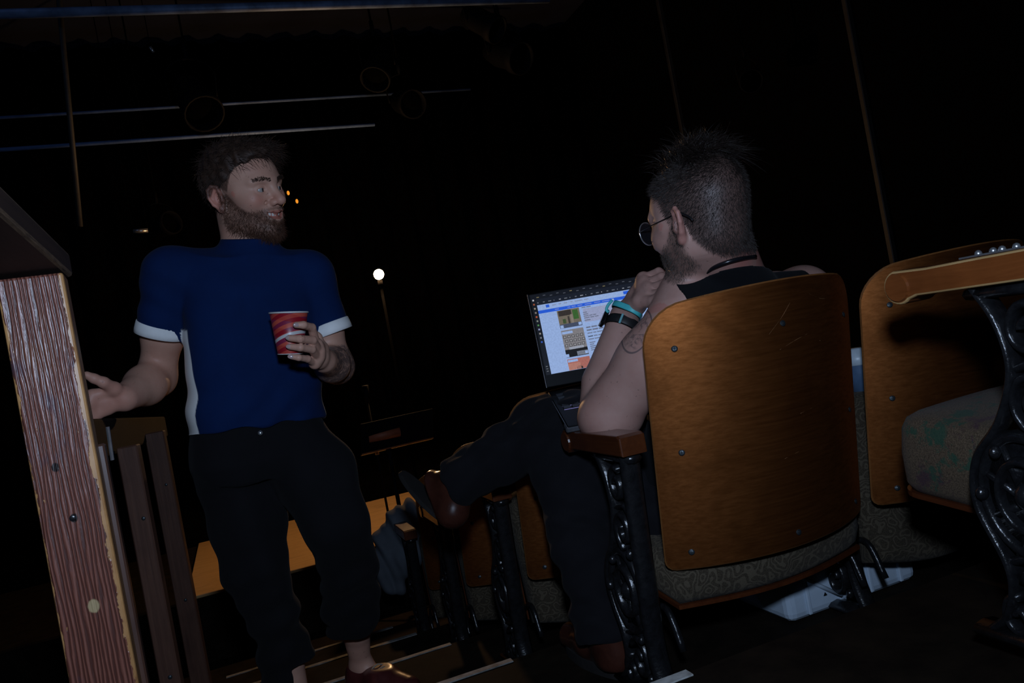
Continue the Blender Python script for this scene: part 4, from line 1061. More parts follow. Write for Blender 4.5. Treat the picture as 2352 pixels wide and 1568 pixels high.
# shirt
M_SHIRT = cloth_mat('royal_blue_knit', (0.0008, 0.0145, 0.074), 0.9, (0.90, 0.90, 0.88))
M_WHITE = cloth_mat('white_rib_knit', (0.90, 0.90, 0.88), 0.9)
HEMUP = body_frame(PC, 0.2, -1, 9.0)[:, 2]
CUFR = P(366, 768, 2.05); CUFL = P(760, 765, 2.185)
sh = SDF()
sh.rc(SR, CUFR + nrm(CUFR - SR) * 0.05, 0.064, 0.0580, 0.03); sh.rc(SL, CUFL + nrm(CUFL - SL) * 0.05, 0.062, 0.0550, 0.03)
for S_, C_ in ((SR, CUFR), (SL, CUFL)):
    a = nrm(C_ - S_); sh.plane(C_, a, C_ - 0.11, C_ + 0.11)
sh.loft(PC, T1, [-0.06, 0.0, 0.05, 0.10, 0.20, 0.32, 0.40, 0.445], [0.176, 0.180, 0.178, 0.174, 0.176, 0.180, 0.168, 0.12], [0.125, 0.128, 0.126, 0.120, 0.120, 0.120, 0.100, 0.07], k=0.018)
sh.rc(NB - up1 * 0.045, SR, 0.062, 0.060, 0.05); sh.rc(NB - up1 * 0.045, SL, 0.062, 0.060, 0.05)
nax = nrm(h1 - NB)
sh.rc(NB - nax * 0.02, NB + nax * 0.038, 0.078, 0.0725, 0.025)
sh.plane(NB + nax * 0.040, nax, NB + nax * 0.07 - 0.10, NB + nax * 0.07 + 0.10)
sh.plane(PC - HEMUP * 0.006, -HEMUP, PC - [0.3, 0.3, 0.2], PC + [0.3, 0.3, 0.1])
def folds1(V, N):
    p = (V - PC) @ T1
    a = 0.0035 * np.sin(p[:, 2] * 55 + p[:, 0] * 30 + 2 * np.sin(p[:, 0] * 18)) * sstep(0.22 - p[:, 2], 0, 0.18)
    a += 0.003 * np.sin(p[:, 0] * 60 + p[:, 2] * 25) * sstep(0.08 - p[:, 2], 0, 0.08)
    da = np.linalg.norm(V - (SR * 0.5 + CUFR * 0.5), axis=1); a += 0.003 * np.sin((V - SR) @ nrm(CUFR - SR) * 90 + p[:, 0] * 40) * np.exp(-(da / 0.09) ** 2)
    return V + N * a[:, None]
V, Q = sdf_mesh(sh, 'shirt', 0.0042, (), folds1)
p = (V - PC) @ T1
ang = np.degrees(np.arctan2(p[:, 1], np.abs(p[:, 0])))
torso = (np.abs(p[:, 0]) < 0.22)
line = np.interp(p[:, 2], [-0.02, 0.1, 0.22, 0.30], [0.054, 0.052, 0.034, 0.022])      # seam of the white side panel on the torso
sideR = sstep(line - p[:, 1], -0.0012, 0.0012) * sstep(np.abs(p[:, 0]), 0.118, 0.122) * (1 - sstep(p[:, 2], 0.262, 0.268))
arm_d = np.minimum(np.linalg.norm(V - CUFR, axis=1), 9)
tR = (V - SR) @ nrm(CUFR - SR); dR = np.linalg.norm(V - SR - tR[:, None] * nrm(CUFR - SR), axis=1)
tL = (V - SL) @ nrm(CUFL - SL); dL = np.linalg.norm(V - SL - tL[:, None] * nrm(CUFL - SL), axis=1)
panel = np.where((dR < 0.068) & (tR > 0.05), 0, np.where((dL < 0.066) & (tL > 0.05), 0, sideR))
shirt = base_obj('t_shirt', V, Q, M_SHIRT, person1, ORG1, panel=panel)
for S_, C_, r0, r1_ in ((SR, CUFR, 0.0615, 0.0625), (SL, CUFL, 0.0605, 0.0620)):
    a = nrm(C_ - S_); ringp = [C_ - a * 0.030 - ORG1, C_ - a * 0.028 - ORG1, C_ - a * 0.01 - ORG1, C_ + a * 0.002 - ORG1, C_ + a * 0.003 - ORG1]
    mb = MB(); mb.tube(ringp, [r0 - 0.004, r0, r1_, r1_, r1_ - 0.006], 40); o = mb.obj('sleeve_cuff', M_WHITE, person1); o['label'] = 'white turned sleeve cuff'
# trousers
M_TROU1 = cloth_mat('dark_navy_denim', (0.0052, 0.0050, 0.0062), 0.95, None, 400, 0.3)
RP = body_frame(PC, 0.27, -0.96, 8.0); PP = P(592, 990, 2.13)
tr = SDF()
tr.loft(PP, RP, [-0.13, -0.08, 0.0, 0.045], [0.150, 0.178, 0.172, 0.166], [0.10, 0.12, 0.118, 0.113], k=0.05)
tr.chain(pts((528, 1040, 2.13), (548, 1110, 2.13), (566, 1200, 2.11), (588, 1300, 2.11), (624, 1400, 2.14), (655, 1500, 2.18), (700, 1690, 2.22)), [0.098, 0.103, 0.098, 0.086, 0.072, 0.070, 0.072], 0.025)
tr.chain(pts((672, 1025, 2.13), (728, 1090, 2.13), (772, 1195, 2.11), (800, 1290, 2.19), (808, 1385, 2.28), (803, 1470, 2.36)), [0.100, 0.104, 0.084, 0.073, 0.077, 0.072], 0.025)
hem = P(806, 1441, 2.335); tr.plane(hem, np.array([0, 0.12, -1.0]), hem - 0.16, hem + [0.16, 0.16, 0.06])
hem2 = P(700, 1690, 2.22); tr.plane(hem2, nrm(P(700, 1690, 2.22) - P(662, 1510, 2.18)), hem2 - 0.12, hem2 + [0.12, 0.12, 0.02])
def folds2(V, N):
    p = (V - PP) @ RP
    a = 0.006 * np.sin(p[:, 0] * 48 + 2.2 * np.sin(p[:, 2] * 9)) * sstep(-p[:, 2], 0.02, 0.2)
    a += 0.0045 * np.sin(p[:, 2] * 70 + p[:, 0] * 25) * sstep(-p[:, 2], 0.3, 0.5)
    return V + N * a[:, None]
V, Q = sdf_mesh(tr, 'trousers', 0.0055, (), folds2)
base_obj('trousers', V, Q, M_TROU1, person1, ORG1)
mb = MB(); c_ = P(598, 994, 2.005); mb.ball(c_ - ORG1, 0.0065, 12, 8); mb.obj('trouser_button', M_STEEL, person1)
# shoes
M_SHOE = wood('oxblood_leather', (0.060, 0.012, 0.012), (0.10, 0.022, 0.020), (8, 8, 8), 3, 0.32, 0.4, 0.1, 0.4)
M_SOLE = plain('dark_rubber_sole', (0.016, 0.014, 0.013), 0.7)
def shoe(name, ankle, fdir, floor_z, parent, org, mat, h=0.0045, high=0.0, shrink=1.0):
    """leather shoe: heel, vamp, toe, collar; sole and laces"""
    f = nrm([fdir[0], fdir[1], 0]); sd = np.array([-f[1], f[0], 0]); up = np.array([0, 0, 1.0]); g = np.array([ankle[0], ankle[1], floor_z])
    q_ = lambda a, b, c: g + f * a + sd * b + up * c
    s = SDF(); s.rc(q_(-0.045, 0, 0.045), q_(-0.04, 0, 0.075 + high), 0.040, 0.040 if not high else 0.046, 0.02)
    s.rc(q_(-0.04, 0, 0.045), q_(0.06, 0, 0.055), 0.042, 0.045, 0.03); s.rc(q_(0.06, 0, 0.052), q_(0.165, 0.004, 0.040), 0.046, 0.036, 0.03)
    if high: s.rc(q_(-0.03, 0, 0.06), q_(-0.02, 0, 0.09 + high), 0.046, 0.050, 0.03)
    s.plane(q_(0, 0, 0.022), -up, g - 0.3, g + [0.3, 0.3, 0.03]); s.plane(q_(0, 0, 0.095 + high), up, g + [-0.3, -0.3, 0.08 + high], g + [0.3, 0.3, 0.25 + high])
    V, Q = sdf_mesh(s, name, h); o = base_obj(name, V, Q, mat, parent, org)
    out = []
    for t in np.linspace(0, 2 * math.pi, 40, endpoint=False):
        x = math.cos(t); w__ = 0.047 - 0.006 * max(0, -x); out.append(q_(0.057 + 0.145 * x, w__ * math.sin(t), 0) - org)
    n = len(out); Vv = [tuple(p_) for p_ in out] + [tuple(p_ + up * 0.026) for p_ in out]
    pyd('sole', Vv, [tuple(range(n))[::-1], tuple(range(n, 2 * n))] + [(i, (i + 1) % n, n + (i + 1) % n, n + i) for i in range(n)], M_SOLE, parent)
    return o, q_
s1o, qq = shoe('shoe', AL + fd1 * 0.03, fd1, AL[2] - 0.090, person1, ORG1, M_SHOE)
lc = MB()
for i in range(4):
    a = 0.035 + 0.022 * i; lc.tube(catmull([qq(a, -0.03, 0.085 - 0.006 * i) - ORG1, qq(a + 0.012, 0, 0.102 - 0.006 * i) - ORG1, qq(a + 0.02, 0.03, 0.083 - 0.006 * i) - ORG1], 4), 0.0022, 6)
lc.obj('shoe_lace', plain('beige_lace', (0.30, 0.25, 0.20), 0.8), person1)
shoe('shoe', AR + np.array([0.0, -0.04, 0]), (0.15, -1), max(AR[2] - 0.10, -RISE * 2), person1, ORG1, M_SHOE)
# fingernails of the hand round the cup
M_NAIL = plain('fingernail', (0.46, 0.34, 0.32), 0.18, 0.05)
for F_ in cupf:
    tip = F_[3]; d_ = nrm(F_[3] - F_[2]); n_ = nrm(CAM - tip); n_ = nrm(n_ - d_ * (n_ @ d_)); x_ = np.cross(d_, n_)
    mb = MB(); mb.ball((0, 0, 0), 0.0055, 12, 8, (0.95, 1.35, 0.35)); o = mb.obj('fingernail', M_NAIL, person1)
    M_ = Matrix([[x_[i], d_[i], n_[i], (tip + d_ * 0.001 + n_ * 0.0058 - ORG1)[i]] for i in range(3)] + [[0, 0, 0, 1]]); o.matrix_local = M_

# ------------------------------------------------------------------ his paper cup
ct = P(663, 717, 1.87); cb = P(667, 813, 1.872); ax = nrm(ct - cb); hh = np.linalg.norm(ct - cb)
yv = nrm(_k - ax * (_k @ ax)); xv = np.cross(yv, ax)
cup = empty('paper_cup'); tagk(cup, 'red paper cup with swirling stripes and a white band in the standing man\'s hand', 'cup')
cup.matrix_world = Matrix([[xv[i], yv[i], ax[i], cb[i]] for i in range(3)] + [[0, 0, 0, 1]])
def cup_mat():
    m, nt, b = new_mat('printed_red_cup'); tc = nt.nodes.new('ShaderNodeTexCoord'); sp = nt.nodes.new('ShaderNodeSeparateXYZ'); lk(nt, tc.outputs['Object'], sp.inputs[0])
    X = sp.outputs['X']; Z = sp.outputs['Z']
    x2 = mathn(nt, 'MULTIPLY', X, X)
    v = mathn(nt, 'ADD', mathn(nt, 'SUBTRACT', Z, mathn(nt, 'MULTIPLY', X, 0.36)), mathn(nt, 'MULTIPLY', x2, 4.0))
    fr = mathn(nt, 'FRACT', mathn(nt, 'MULTIPLY', v, 50.0))
    wob = mathn(nt, 'FRACT', mathn(nt, 'ADD', mathn(nt, 'MULTIPLY', v, 25.0), mathn(nt, 'MULTIPLY', X, 14.0)))
    br = mix(nt, gray(nt, wob, 0.49, 0.51), (0.48, 0.055, 0.040), (0.55, 0.085, 0.055))
    dk = mix(nt, gray(nt, wob, 0.44, 0.46), (0.30, 0.010, 0.020), (0.23, 0.020, 0.060))
    col = mix(nt, gray(nt, fr, 0.49, 0.51), br, dk)
    wv = mathn(nt, 'ABSOLUTE', mathn(nt, 'SUBTRACT', v, 0.0445))
    col = mix(nt, gray(nt, mathn(nt, 'MULTIPLY', wv, 100), 0.36, 0.40), (0.55, 0.55, 0.54), col)
    lk(nt, col, b.inputs['Base Color']); b.inputs['Roughness'].default_value = 0.35; return m
r_top, r_bot = 0.0445, 0.0290
lathe('cup_wall', [(r_bot - 0.002, 0.004), (r_bot, 0.0), (r_bot + 0.0002, 0.001), (r_bot + (r_top - r_bot) * 0.97, hh * 0.965), (r_top - 0.004, hh - 0.001), (r_bot + 0.001, 0.012), (0.0, 0.012)], 48, cup_mat(), cup)
mb = MB(); mb.tube([(r_top * math.cos(a), r_top * math.sin(a), hh - 0.001) for a in np.linspace(0, 2 * math.pi, 48, endpoint=False)], 0.0022, 8, None, None, True); mb.obj('rolled_rim', plain('white_paper', (0.62, 0.62, 0.60), 0.5), cup)
mb = MB(); mb.tube([(r_bot * math.cos(a), r_bot * math.sin(a), 0.001) for a in np.linspace(0, 2 * math.pi, 48, endpoint=False)], 0.0012, 6, None, None, True); mb.obj('base_rim', MATS['white_paper'], cup)

# ------------------------------------------------------------------ the seated man
ORG2 = np.array([1.03, 1.66, -RISE])
person2 = empty('person', ORG2)
tagk(person2, 'seated man in a black tank top seen from behind, chin on hand', 'person')
h2 = P(1606, 506, 1.66); R2 = body_frame(h2, -math.sin(math.radians(50)), math.cos(math.radians(50)), 7.0, 10.0); S2 = 1.06
NB2 = P(1690, 655, 1.78); PL2 = np.array([1.05, 1.70, 0.14])
up2 = nrm(NB2 - PL2); f2 = np.array([-0.15, 1.0, 0]); f2 = nrm(f2 - up2 * (f2 @ up2)); T2 = np.stack([np.cross(f2, up2), f2, up2], 1)
hz = np.linalg.norm(NB2 - PL2)
SL2 = P(1578, 712, 1.72); SR2 = P(1846, 676, 1.95)
EL2 = P(1400, 950, 1.765); WL2 = P(1434, 728, 1.845)
b2 = SDF(); hand_only = SDF()
L2 = add_head(b2, h2, R2, S2, False)
b2.rc(L2(0, -0.034, -0.035), NB2 + up2 * 0.0, 0.064, 0.072, 0.04)
def torso2(f, o_):
    f.loft(PL2, T2, [-0.08, 0.05, hz * 0.45, hz * 0.75, hz - 0.06, hz - 0.02], [0.18 + o_, 0.18 + o_, 0.175 + o_, 0.19 + o_, 0.16 + o_, 0.10 + o_], [0.12 + o_, 0.125 + o_, 0.12 + o_, 0.115 + o_, 0.085 + o_, 0.06 + o_], k=0.05)
    f.rc(NB2 - up2 * 0.035, SL2, 0.060 + o_, 0.060 + o_, 0.05); f.rc(NB2 - up2 * 0.035, SR2, 0.060 + o_, 0.060 + o_, 0.05)
torso2(b2, 0.0)
mU = SL2 * 0.5 + EL2 * 0.5
mU = P(1492, 830, 1.715)
b2.chain([SL2, mU, EL2], [0.070, 0.066, 0.066], 0.04); b2.chain([P(1384, 962, 1.79), P(1390, 880, 1.815), WL2], [0.056, 0.054, 0.0345], 0.006)
ef = EL2 + np.array([0, 0, -0.012]); b2.ell(ef, np.stack([CR, _k, CU], 1), np.array([0.070, 0.062, 0.050]), 0.02)
# left hand: loose fist under the chin
hand2 = (WL2, [pts((1478, 640, 1.82), (1513, 624, 1.79), (1534, 634, 1.765), (1534, 652, 1.755)), pts((1484, 651, 1.80), (1520, 636, 1.765), (1542, 648, 1.742), (1536, 664, 1.738)),
                   pts((1490, 664, 1.78), (1526, 650, 1.742), (1546, 662, 1.722), (1536, 676, 1.722)), pts((1492, 678, 1.765), (1522, 668, 1.728), (1542, 676, 1.712), (1532, 687, 1.715))],
         pts((1470, 692, 1.775), (1502, 692, 1.735), (1530, 676, 1.712), (1554, 660, 1.700)), 0.036, 0.014)
add_hand(b2, *hand2)
# right arm, forearm along the lap to the keyboard
ER2 = np.array([1.36, 1.72, 0.40]); WR2 = np.array([1.16, 1.88, 0.52])
b2.chain([SR2, SR2 * 0.5 + ER2 * 0.5, ER2], [0.066, 0.058, 0.048], 0.04); b2.chain([ER2, ER2 * 0.6 + WR2 * 0.4, WR2], [0.047, 0.050, 0.033], 0.02)
hx = nrm(np.array([-0.55, 0.5, 0.0])); hy = np.array([0, 0, 1.0]); hs = np.cross(hx, hy)
add_hand(b2, WR2, [[WR2 + hx * 0.085 + hs * o_, WR2 + hx * 0.12 + hs * o_ * 1.1 + hy * 0.004, WR2 + hx * 0.14 + hs * o_ * 1.1 - hy * 0.008, WR2 + hx * 0.155 + hs * o_ * 1.1 - hy * 0.02] for o_ in (-0.033, -0.011, 0.011, 0.031)],
         [WR2 + hx * 0.03 - hs * 0.03, WR2 + hx * 0.06 - hs * 0.05, WR2 + hx * 0.085 - hs * 0.058, WR2 + hx * 0.10 - hs * 0.06], 0.033)
# legs under the jeans
HL2 = np.array([0.95, 1.68, 0.12]); HR2 = np.array([1.13, 1.68, 0.14])
KL2 = P(1275, 1020, 2.02); AL2 = P(1398, 1455, 1.86)
KR2 = P(1262, 972, 2.04); AR2 = P(1045, 1118, 2.14)
b2.chain([HL2, KL2, AL2], [0.085, 0.058, 0.036], 0.05); b2.chain([HR2, KR2, AR2], [0.085, 0.058, 0.036], 0.05)
fine2 = [(h2 - [0.155, 0.155, 0.15], h2 + [0.155, 0.155, 0.18], 0.0023), (P(1505, 660, 1.75) - [0.085, 0.10, 0.07], P(1505, 660, 1.75) + [0.09, 0.10, 0.07], 0.0022)]
V, Q = sdf_mesh(b2, 'body', 0.0055, fine2)
q = to_local(V, h2, R2, S2); inhead = (q[:, 2] > -0.16) & (np.abs(q[:, 0]) < 0.12) & (np.abs(q[:, 1]) < 0.16)
add_hand(hand_only, *hand2); hd = np.full(len(V), 9.0)
for fn, a_, b_, op, k_ in hand_only.L: hd = np.minimum(hd, fn(V[:, 0], V[:, 1], V[:, 2]))
beard = np.where(inhead & (hd > 0.006), beard_mask(q), 0) * (1 - sstep(np.linalg.norm(q, axis=1), 0.128, 0.142))
hairline = np.interp(q[:, 1], [-0.13, -0.085, -0.06, -0.035, -0.015, 0.012, 0.03, 0.05, 0.09], [-0.105, -0.098, -0.088, -0.045, 0.018, 0.004, 0.05, 0.07, 0.085])
scalp2 = np.where(inhead, sstep(q[:, 2] - hairline, -0.012, 0.014) * (np.abs(q[:, 0]) < 0.0795), 0)
blush = np.where(inhead, (np.abs(q[:, 0]) > 0.077) * 0.55 + np.exp(-((q[:, 2] + 0.10) ** 2 + (q[:, 0] - 0.03) ** 2) / 0.03 ** 2) * (q[:, 1] < 0) * 0.9, 0)
M_SKIN2, nt2, bs2, col2 = skin_mat('skin_pale', (0.44, 0.255, 0.205), (0.36, 0.14, 0.11), (0.060, 0.036, 0.024), (0.022, 0.016, 0.014))
# tattoo on the upper arm: thin oval outline round a shaded figure
tc0 = P(1462, 758, 1.655); ta_ = nrm(P(1448, 800, 1.655) - P(1478, 716, 1.655)); tn_ = nrm(CAM - tc0); ta_ = nrm(ta_ - tn_ * (ta_ @ tn_)); tb_ = np.cross(tn_, ta_)
tcn = nt2.nodes.new('ShaderNodeTexCoord'); sub = nt2.nodes.new('ShaderNodeVectorMath'); sub.operation = 'SUBTRACT'; lk(nt2, tcn.outputs['Object'], sub.inputs[0]); sub.inputs[1].default_value = tuple(tc0 - ORG2)
def dotn(a):
    n = nt2.nodes.new('ShaderNodeVectorMath'); n.operation = 'DOT_PRODUCT'; lk(nt2, sub.outputs[0], n.inputs[0]); n.inputs[1].default_value = tuple(map(float, a)); return n.outputs['Value']
da, db, dn = dotn(ta_ / 0.050), dotn(tb_ / 0.029), dotn(tn_)
rr = mathn(nt2, 'SQRT', mathn(nt2, 'ADD', mathn(nt2, 'MULTIPLY', da, da), mathn(nt2, 'MULTIPLY', db, db)))
line_ = mathn(nt2, 'SUBTRACT', 1.0, gray(nt2, mathn(nt2, 'ABSOLUTE', mathn(nt2, 'SUBTRACT', rr, 1.0)), 0.030, 0.055))
fig = mathn(nt2, 'MULTIPLY', mathn(nt2, 'SUBTRACT', 1.0, gray(nt2, rr, 0.72, 0.95)), gray(nt2, noise(nt2, coords(nt2, (1, 1, 0.6)), 55, 4, 0.6, 2.0), 0.47, 0.58))
near_ = mathn(nt2, 'LESS_THAN', mathn(nt2, 'ABSOLUTE', dn), 0.075)
msk = mathn(nt2, 'MULTIPLY', near_, mathn(nt2, 'MAXIMUM', mathn(nt2, 'MULTIPLY', line_, 0.7), mathn(nt2, 'MULTIPLY', fig, 0.55)))
lk(nt2, mix(nt2, msk, col2, (0.045, 0.045, 0.052)), bs2.inputs['Base Color'])
body2 = base_obj('body', V, Q, M_SKIN2, person2, ORG2, beard=beard * 0.7, lip=np.zeros(len(V)), scalp=scalp2 * 0.97, blush=np.clip(blush, 0, 1), tattoo=np.zeros(len(V)))
N2 = normals(V, Q); V2 = V
for x in (-0.032, 0.032): eye_obj('eye', L2, R2, S2, x, (0.0, 0.95, -0.3), person2, ORG2)
M_HAIR2 = hair_mat('ash_brown_hair', (0.036, 0.026, 0.022), 0.45); M_TUFT = hair_mat('dark_brown_hair', (0.022, 0.015, 0.012), 0.4)
w_ = scalp2 * (np.linalg.norm(V2 - h2, axis=1) < 0.22) * (0.25 + 0.75 * scalp2); sel = RNG.choice(len(V2), 15000, p=w_ / w_.sum()); pl = to_local(V2[sel], h2, R2, S2)
wh = np.array([0.012, -0.085, 0.098])                                  # crown whorl
rad = pl - wh; rad = rad / (np.linalg.norm(rad, axis=1)[:, None] + 1e-6); sw = np.cross(rad, nrm([0.1, -0.6, 0.75]))
dirl = rad * 0.9 + sw * 0.35 + np.array([0, 0, -0.35]) + RNG.normal(0, 0.22, (len(sel), 3))
ll = 0.0075 + 0.008 * sstep(pl[:, 2], 0.03, 0.10); ll *= RNG.uniform(0.6, 1.3, len(sel)) * (0.5 + 0.5 * scalp2[sel])
sv, sq = strands(V2[sel] - N2[sel] * 0.0004, N2[sel], dirl @ R2.T + N2[sel] * 0.42, ll, 0.00042, 2, 0.2)
base_obj('hair', sv, sq, M_HAIR2, person2, ORG2)
# longer untidy tuft on the crown
topm = np.where(inhead, sstep(q[:, 2], 0.088, 0.108) * sstep(0.055 - np.abs(q[:, 0]), 0, 0.02) * sstep(q[:, 1], -0.078, -0.055) * (1 - sstep(q[:, 1], 0.01, 0.05)), 0); sel = RNG.choice(len(V2), 2600, p=topm / topm.sum()); pl = to_local(V2[sel], h2, R2, S2)
cl_ = np.sin(pl[:, 0:1] * np.array([[210, 160, 90]]) + pl[:, 1:2] * np.array([[130, 190, 80]])) * 0.55
dirl = np.stack([pl[:, 0] * 6, np.full(len(sel), -0.70), np.full(len(sel), 0.9)], 1) + cl_ + RNG.normal(0, 0.22, (len(sel), 3))
sv, sq = strands(V2[sel], N2[sel], dirl @ R2.T, RNG.uniform(0.045, 0.085, len(sel)), 0.0008, 6, 0.35, 0.45)
base_obj('hair_tuft', sv, sq, M_TUFT, person2, ORG2)
w_ = beard * (np.linalg.norm(V2 - h2, axis=1) < 0.22); sel = RNG.choice(len(V2), 3000, p=w_ / w_.sum()); pl = to_local(V2[sel], h2, R2, S2)
dirl = np.stack([RNG.normal(0, 0.3, len(sel)), 0.1 + RNG.normal(0, 0.3, len(sel)), -1 + RNG.normal(0, 0.3, len(sel))], 1)
sv, sq = strands(V2[sel], N2[sel], dirl @ R2.T + N2[sel] * 0.45, RNG.uniform(0.003, 0.007, len(sel)), 0.0004, 2)
base_obj('beard', sv, sq, hair_mat('dark_stubble', (0.05, 0.036, 0.028)), person2, ORG2)
# tank top
M_TANK = cloth_mat('black_cotton', (0.0045, 0.0048, 0.0062), 0.95)
tk = SDF(); torso2(tk, 0.007); tk.rc(L2(0, -0.034, -0.035), NB2 + up2 * 0.0, 0.069, 0.079, 0.04); tk.rc(SL2, SL2 * 0.7 + mU * 0.3, 0.077, 0.075, 0.04)
npl = P(1690, 628, 1.72); tk.plane(npl, nrm(0.97 * CU - 0.20 * CR + 0.10 * _k), npl - 0.6, npl + 0.6, 0.004)
ah = P(1482, 752, 1.69); tk.rc(ah, ah + (mU - SL2) * 0.5, 0.108, 0.12, 0.006, 's')
tk.rc(SR2 + nrm(SR2 - NB2) * 0.07, SR2 + nrm(SR2 - NB2) * 0.20, 0.074, 0.10, 0.008, 's')
V, Q = sdf_mesh(tk, 'tank', 0.0045)
base_obj('tank_top', V, Q, M_TANK, person2, ORG2)
# jeans
M_JEAN = cloth_mat('black_blue_jeans', (0.0066, 0.0062, 0.0080), 0.95, None, 380, 0.4)
jn = SDF()
jn.loft(PL2, T2, [-0.10, 0.02, 0.10], [0.195, 0.195, 0.185], [0.135, 0.135, 0.128], k=0.05)
jn.chain([HL2, KL2, P(1335, 1240, 1.94), P(1385, 1440, 1.865), P(1392, 1462, 1.86)], [0.098, 0.080, 0.072, 0.060, 0.062], 0.05)
jn.chain([HR2, P(1330, 985, 1.98), P(1255, 985, 2.05), P(1160, 1040, 2.09), P(1075, 1092, 2.12), P(1052, 1106, 2.125)], [0.100, 0.086, 0.076, 0.068, 0.058, 0.060], 0.05)
for a, b in ((P(1394, 1474, 1.858), P(1335, 1240, 1.94)), (P(1045, 1112, 2.13), P(1160, 1040, 2.09))):
    jn.plane(a, nrm(a - b), a - 0.10, a + 0.10)
def folds3(V, N):
    d1 = np.linalg.norm(V - KR2, axis=1); p = V - KR2
    a = 0.004 * np.sin(p @ np.array([60, 20, 45.0]) + 2 * np.sin(p[:, 2] * 30)) + 0.003 * np.sin(p @ np.array([-20, 70, 80.0]))
    return V + N * a[:, None]
V, Q = sdf_mesh(jn, 'jeans', 0.0055, (), folds3)
base_obj('jeans', V, Q, M_JEAN, person2, ORG2)
# boots
M_BOOT = wood('polished_brown_boot', (0.040, 0.012, 0.008), (0.070, 0.022, 0.013), (6, 6, 6), 3, 0.22, 0.7, 0.05, 0.3)
shoe('boot', AL2 + np.array([0.0, 0.02, 0]), (-0.1, 1.0), -RISE, person2, ORG2, M_BOOT, 0.0045, 0.03)
heel = P(1030, 1180, 2.13); toe = P(952, 1092, 2.24); ank = P(1050, 1112, 2.13)
bs = SDF(); ball_ = heel * 0.38 + toe * 0.62
offs = nrm(ank - (heel * 0.6 + toe * 0.4))
bs.chain([heel + offs * 0.012, ball_ + offs * 0.012, toe + offs * 0.008], [0.038, 0.040, 0.028], 0.03); bs.chain([heel + offs * 0.02, ank], [0.040, 0.046], 0.03); bs.rc(ank, ball_ + offs * 0.02, 0.044, 0.034, 0.03)
bs.plane(heel - offs * 0.018, -offs, heel - 0.3, heel + 0.3)
bs.plane(P(1072, 1098, 2.12), nrm(P(1072, 1098, 2.12) - heel), P(1072, 1098, 2.12) - 0.09, P(1072, 1098, 2.12) + 0.09)
V, Q = sdf_mesh(bs, 'boot', 0.0042); base_obj('boot', V, Q, M_BOOT, person2, ORG2)
fd = nrm(toe - heel); sdv = np.cross(offs, fd); cc = heel * 0.45 + toe * 0.55 - offs * 0.018; LL = np.linalg.norm(toe - heel) / 2 + 0.030
out = [cc + fd * LL * math.cos(t) + sdv * 0.042 * math.sin(t) for t in np.linspace(0, 2 * math.pi, 36, endpoint=False)]; n = len(out)
pyd('sole', [p_ - ORG2 for p_ in out] + [p_ - offs * 0.014 - ORG2 for p_ in out], [tuple(range(n)), tuple(range(n, 2 * n))[::-1]] + [(i, n + i, n + (i + 1) % n, (i + 1) % n) for i in range(n)], M_SOLE, person2)
# cord round the neck
cl = catmull([P(1570, 690, 1.62), P(1592, 648, 1.655), P(1640, 612, 1.665), P(1690, 594, 1.69), P(1738, 588, 1.74), P(1775, 605, 1.80)], 8)
nax2 = nrm(h2 - NB2)
cord = MB(); 
cordp = []
for p_ in cl:                                                         # lay the cord on the neck
    a_ = NB2 + nax2 * ((p_ - NB2) @ nax2); d_ = p_ - a_; cordp.append(p_)
near_hit = lambda a_, b_: min((surf_hit(b2, a_, b_), surf_hit(tk, a_, b_)), key=lambda v: (v - CAM) @ _k)
cordp = catmull([near_hit(a_, b_) - 0.004 * nrm(P(a_, b_, 1) - CAM) for a_, b_ in ((1606, 640), (1620, 628), (1640, 614), (1670, 602), (1700, 594), (1735, 589))], 6)
cord.tube(cordp, 0.0044, 10); o = cord.obj('neck_cord', plain('black_cord', (0.008, 0.008, 0.010), 0.25), None); tagk(o, 'glossy black cord hanging round the neck of the seated man', 'cord')
# spectacles
gl2 = empty('eyeglasses', L2(0, 0.10, 0)); tagk(gl2, 'thin wire eyeglasses worn by the seated man', 'glasses'); og = L2(0, 0.10, 0)
M_WIRE = plain('dark_wire', (0.05, 0.05, 0.055), 0.25, 0.1, 50, 0.8)
for sx in (-1, 1):
    ringp = [L2(sx * (0.036 + 0.027 * math.cos(a)), 0.116 - 0.010 * abs(0.036 + 0.027 * math.cos(a)) / 0.06, 0.004 + 0.024 * math.sin(a)) - og for a in np.linspace(0, 2 * math.pi, 28, endpoint=False)]
    mb = MB(); mb.tube(ringp, 0.0013, 6, None, None, True); mb.obj('rim', M_STEEL, gl2)
    mb = MB(); mb.tube(catmull([L2(sx * 0.063, 0.108, 0.008) - og, L2(sx * 0.076, 0.07, 0.010) - og, L2(sx * 0.083, 0.0, 0.014) - og, L2(sx * 0.084, -0.022, 0.016) - og, L2(sx * 0.082, -0.045, 0.002) - og, L2(sx * 0.080, -0.052, -0.008) - og], 5), [0.0011] * 15 + [0.0024] * 11, 8); mb.obj('temple', M_WIRE, gl2)
    m, nt, b = (MATS['lens_glass'], None, None) if 'lens_glass' in MATS else new_mat('lens_glass')
    if nt is not None:
        b.inputs['Base Color'].default_value = (0.02, 0.02, 0.025, 1); b.inputs['Roughness'].default_value = 0.05; b.inputs['Alpha'].default_value = 0.45
    c0 = L2(sx * 0.036, 0.111, 0.004) - og
    V = [c0] + ringp; n = len(ringp); pyd('lens', [c0 - R2[:, 1] * 0.0006] + [p_ - R2[:, 1] * 0.0006 for p_ in ringp] + [c0 + R2[:, 1] * 0.0006] + [p_ + R2[:, 1] * 0.0006 for p_ in ringp], [(0, 1 + i, 1 + (i + 1) % n) for i in range(n)] + [(n + 1, n + 2 + (i + 1) % n, n + 2 + i) for i in range(n)], MATS['lens_glass'], gl2)
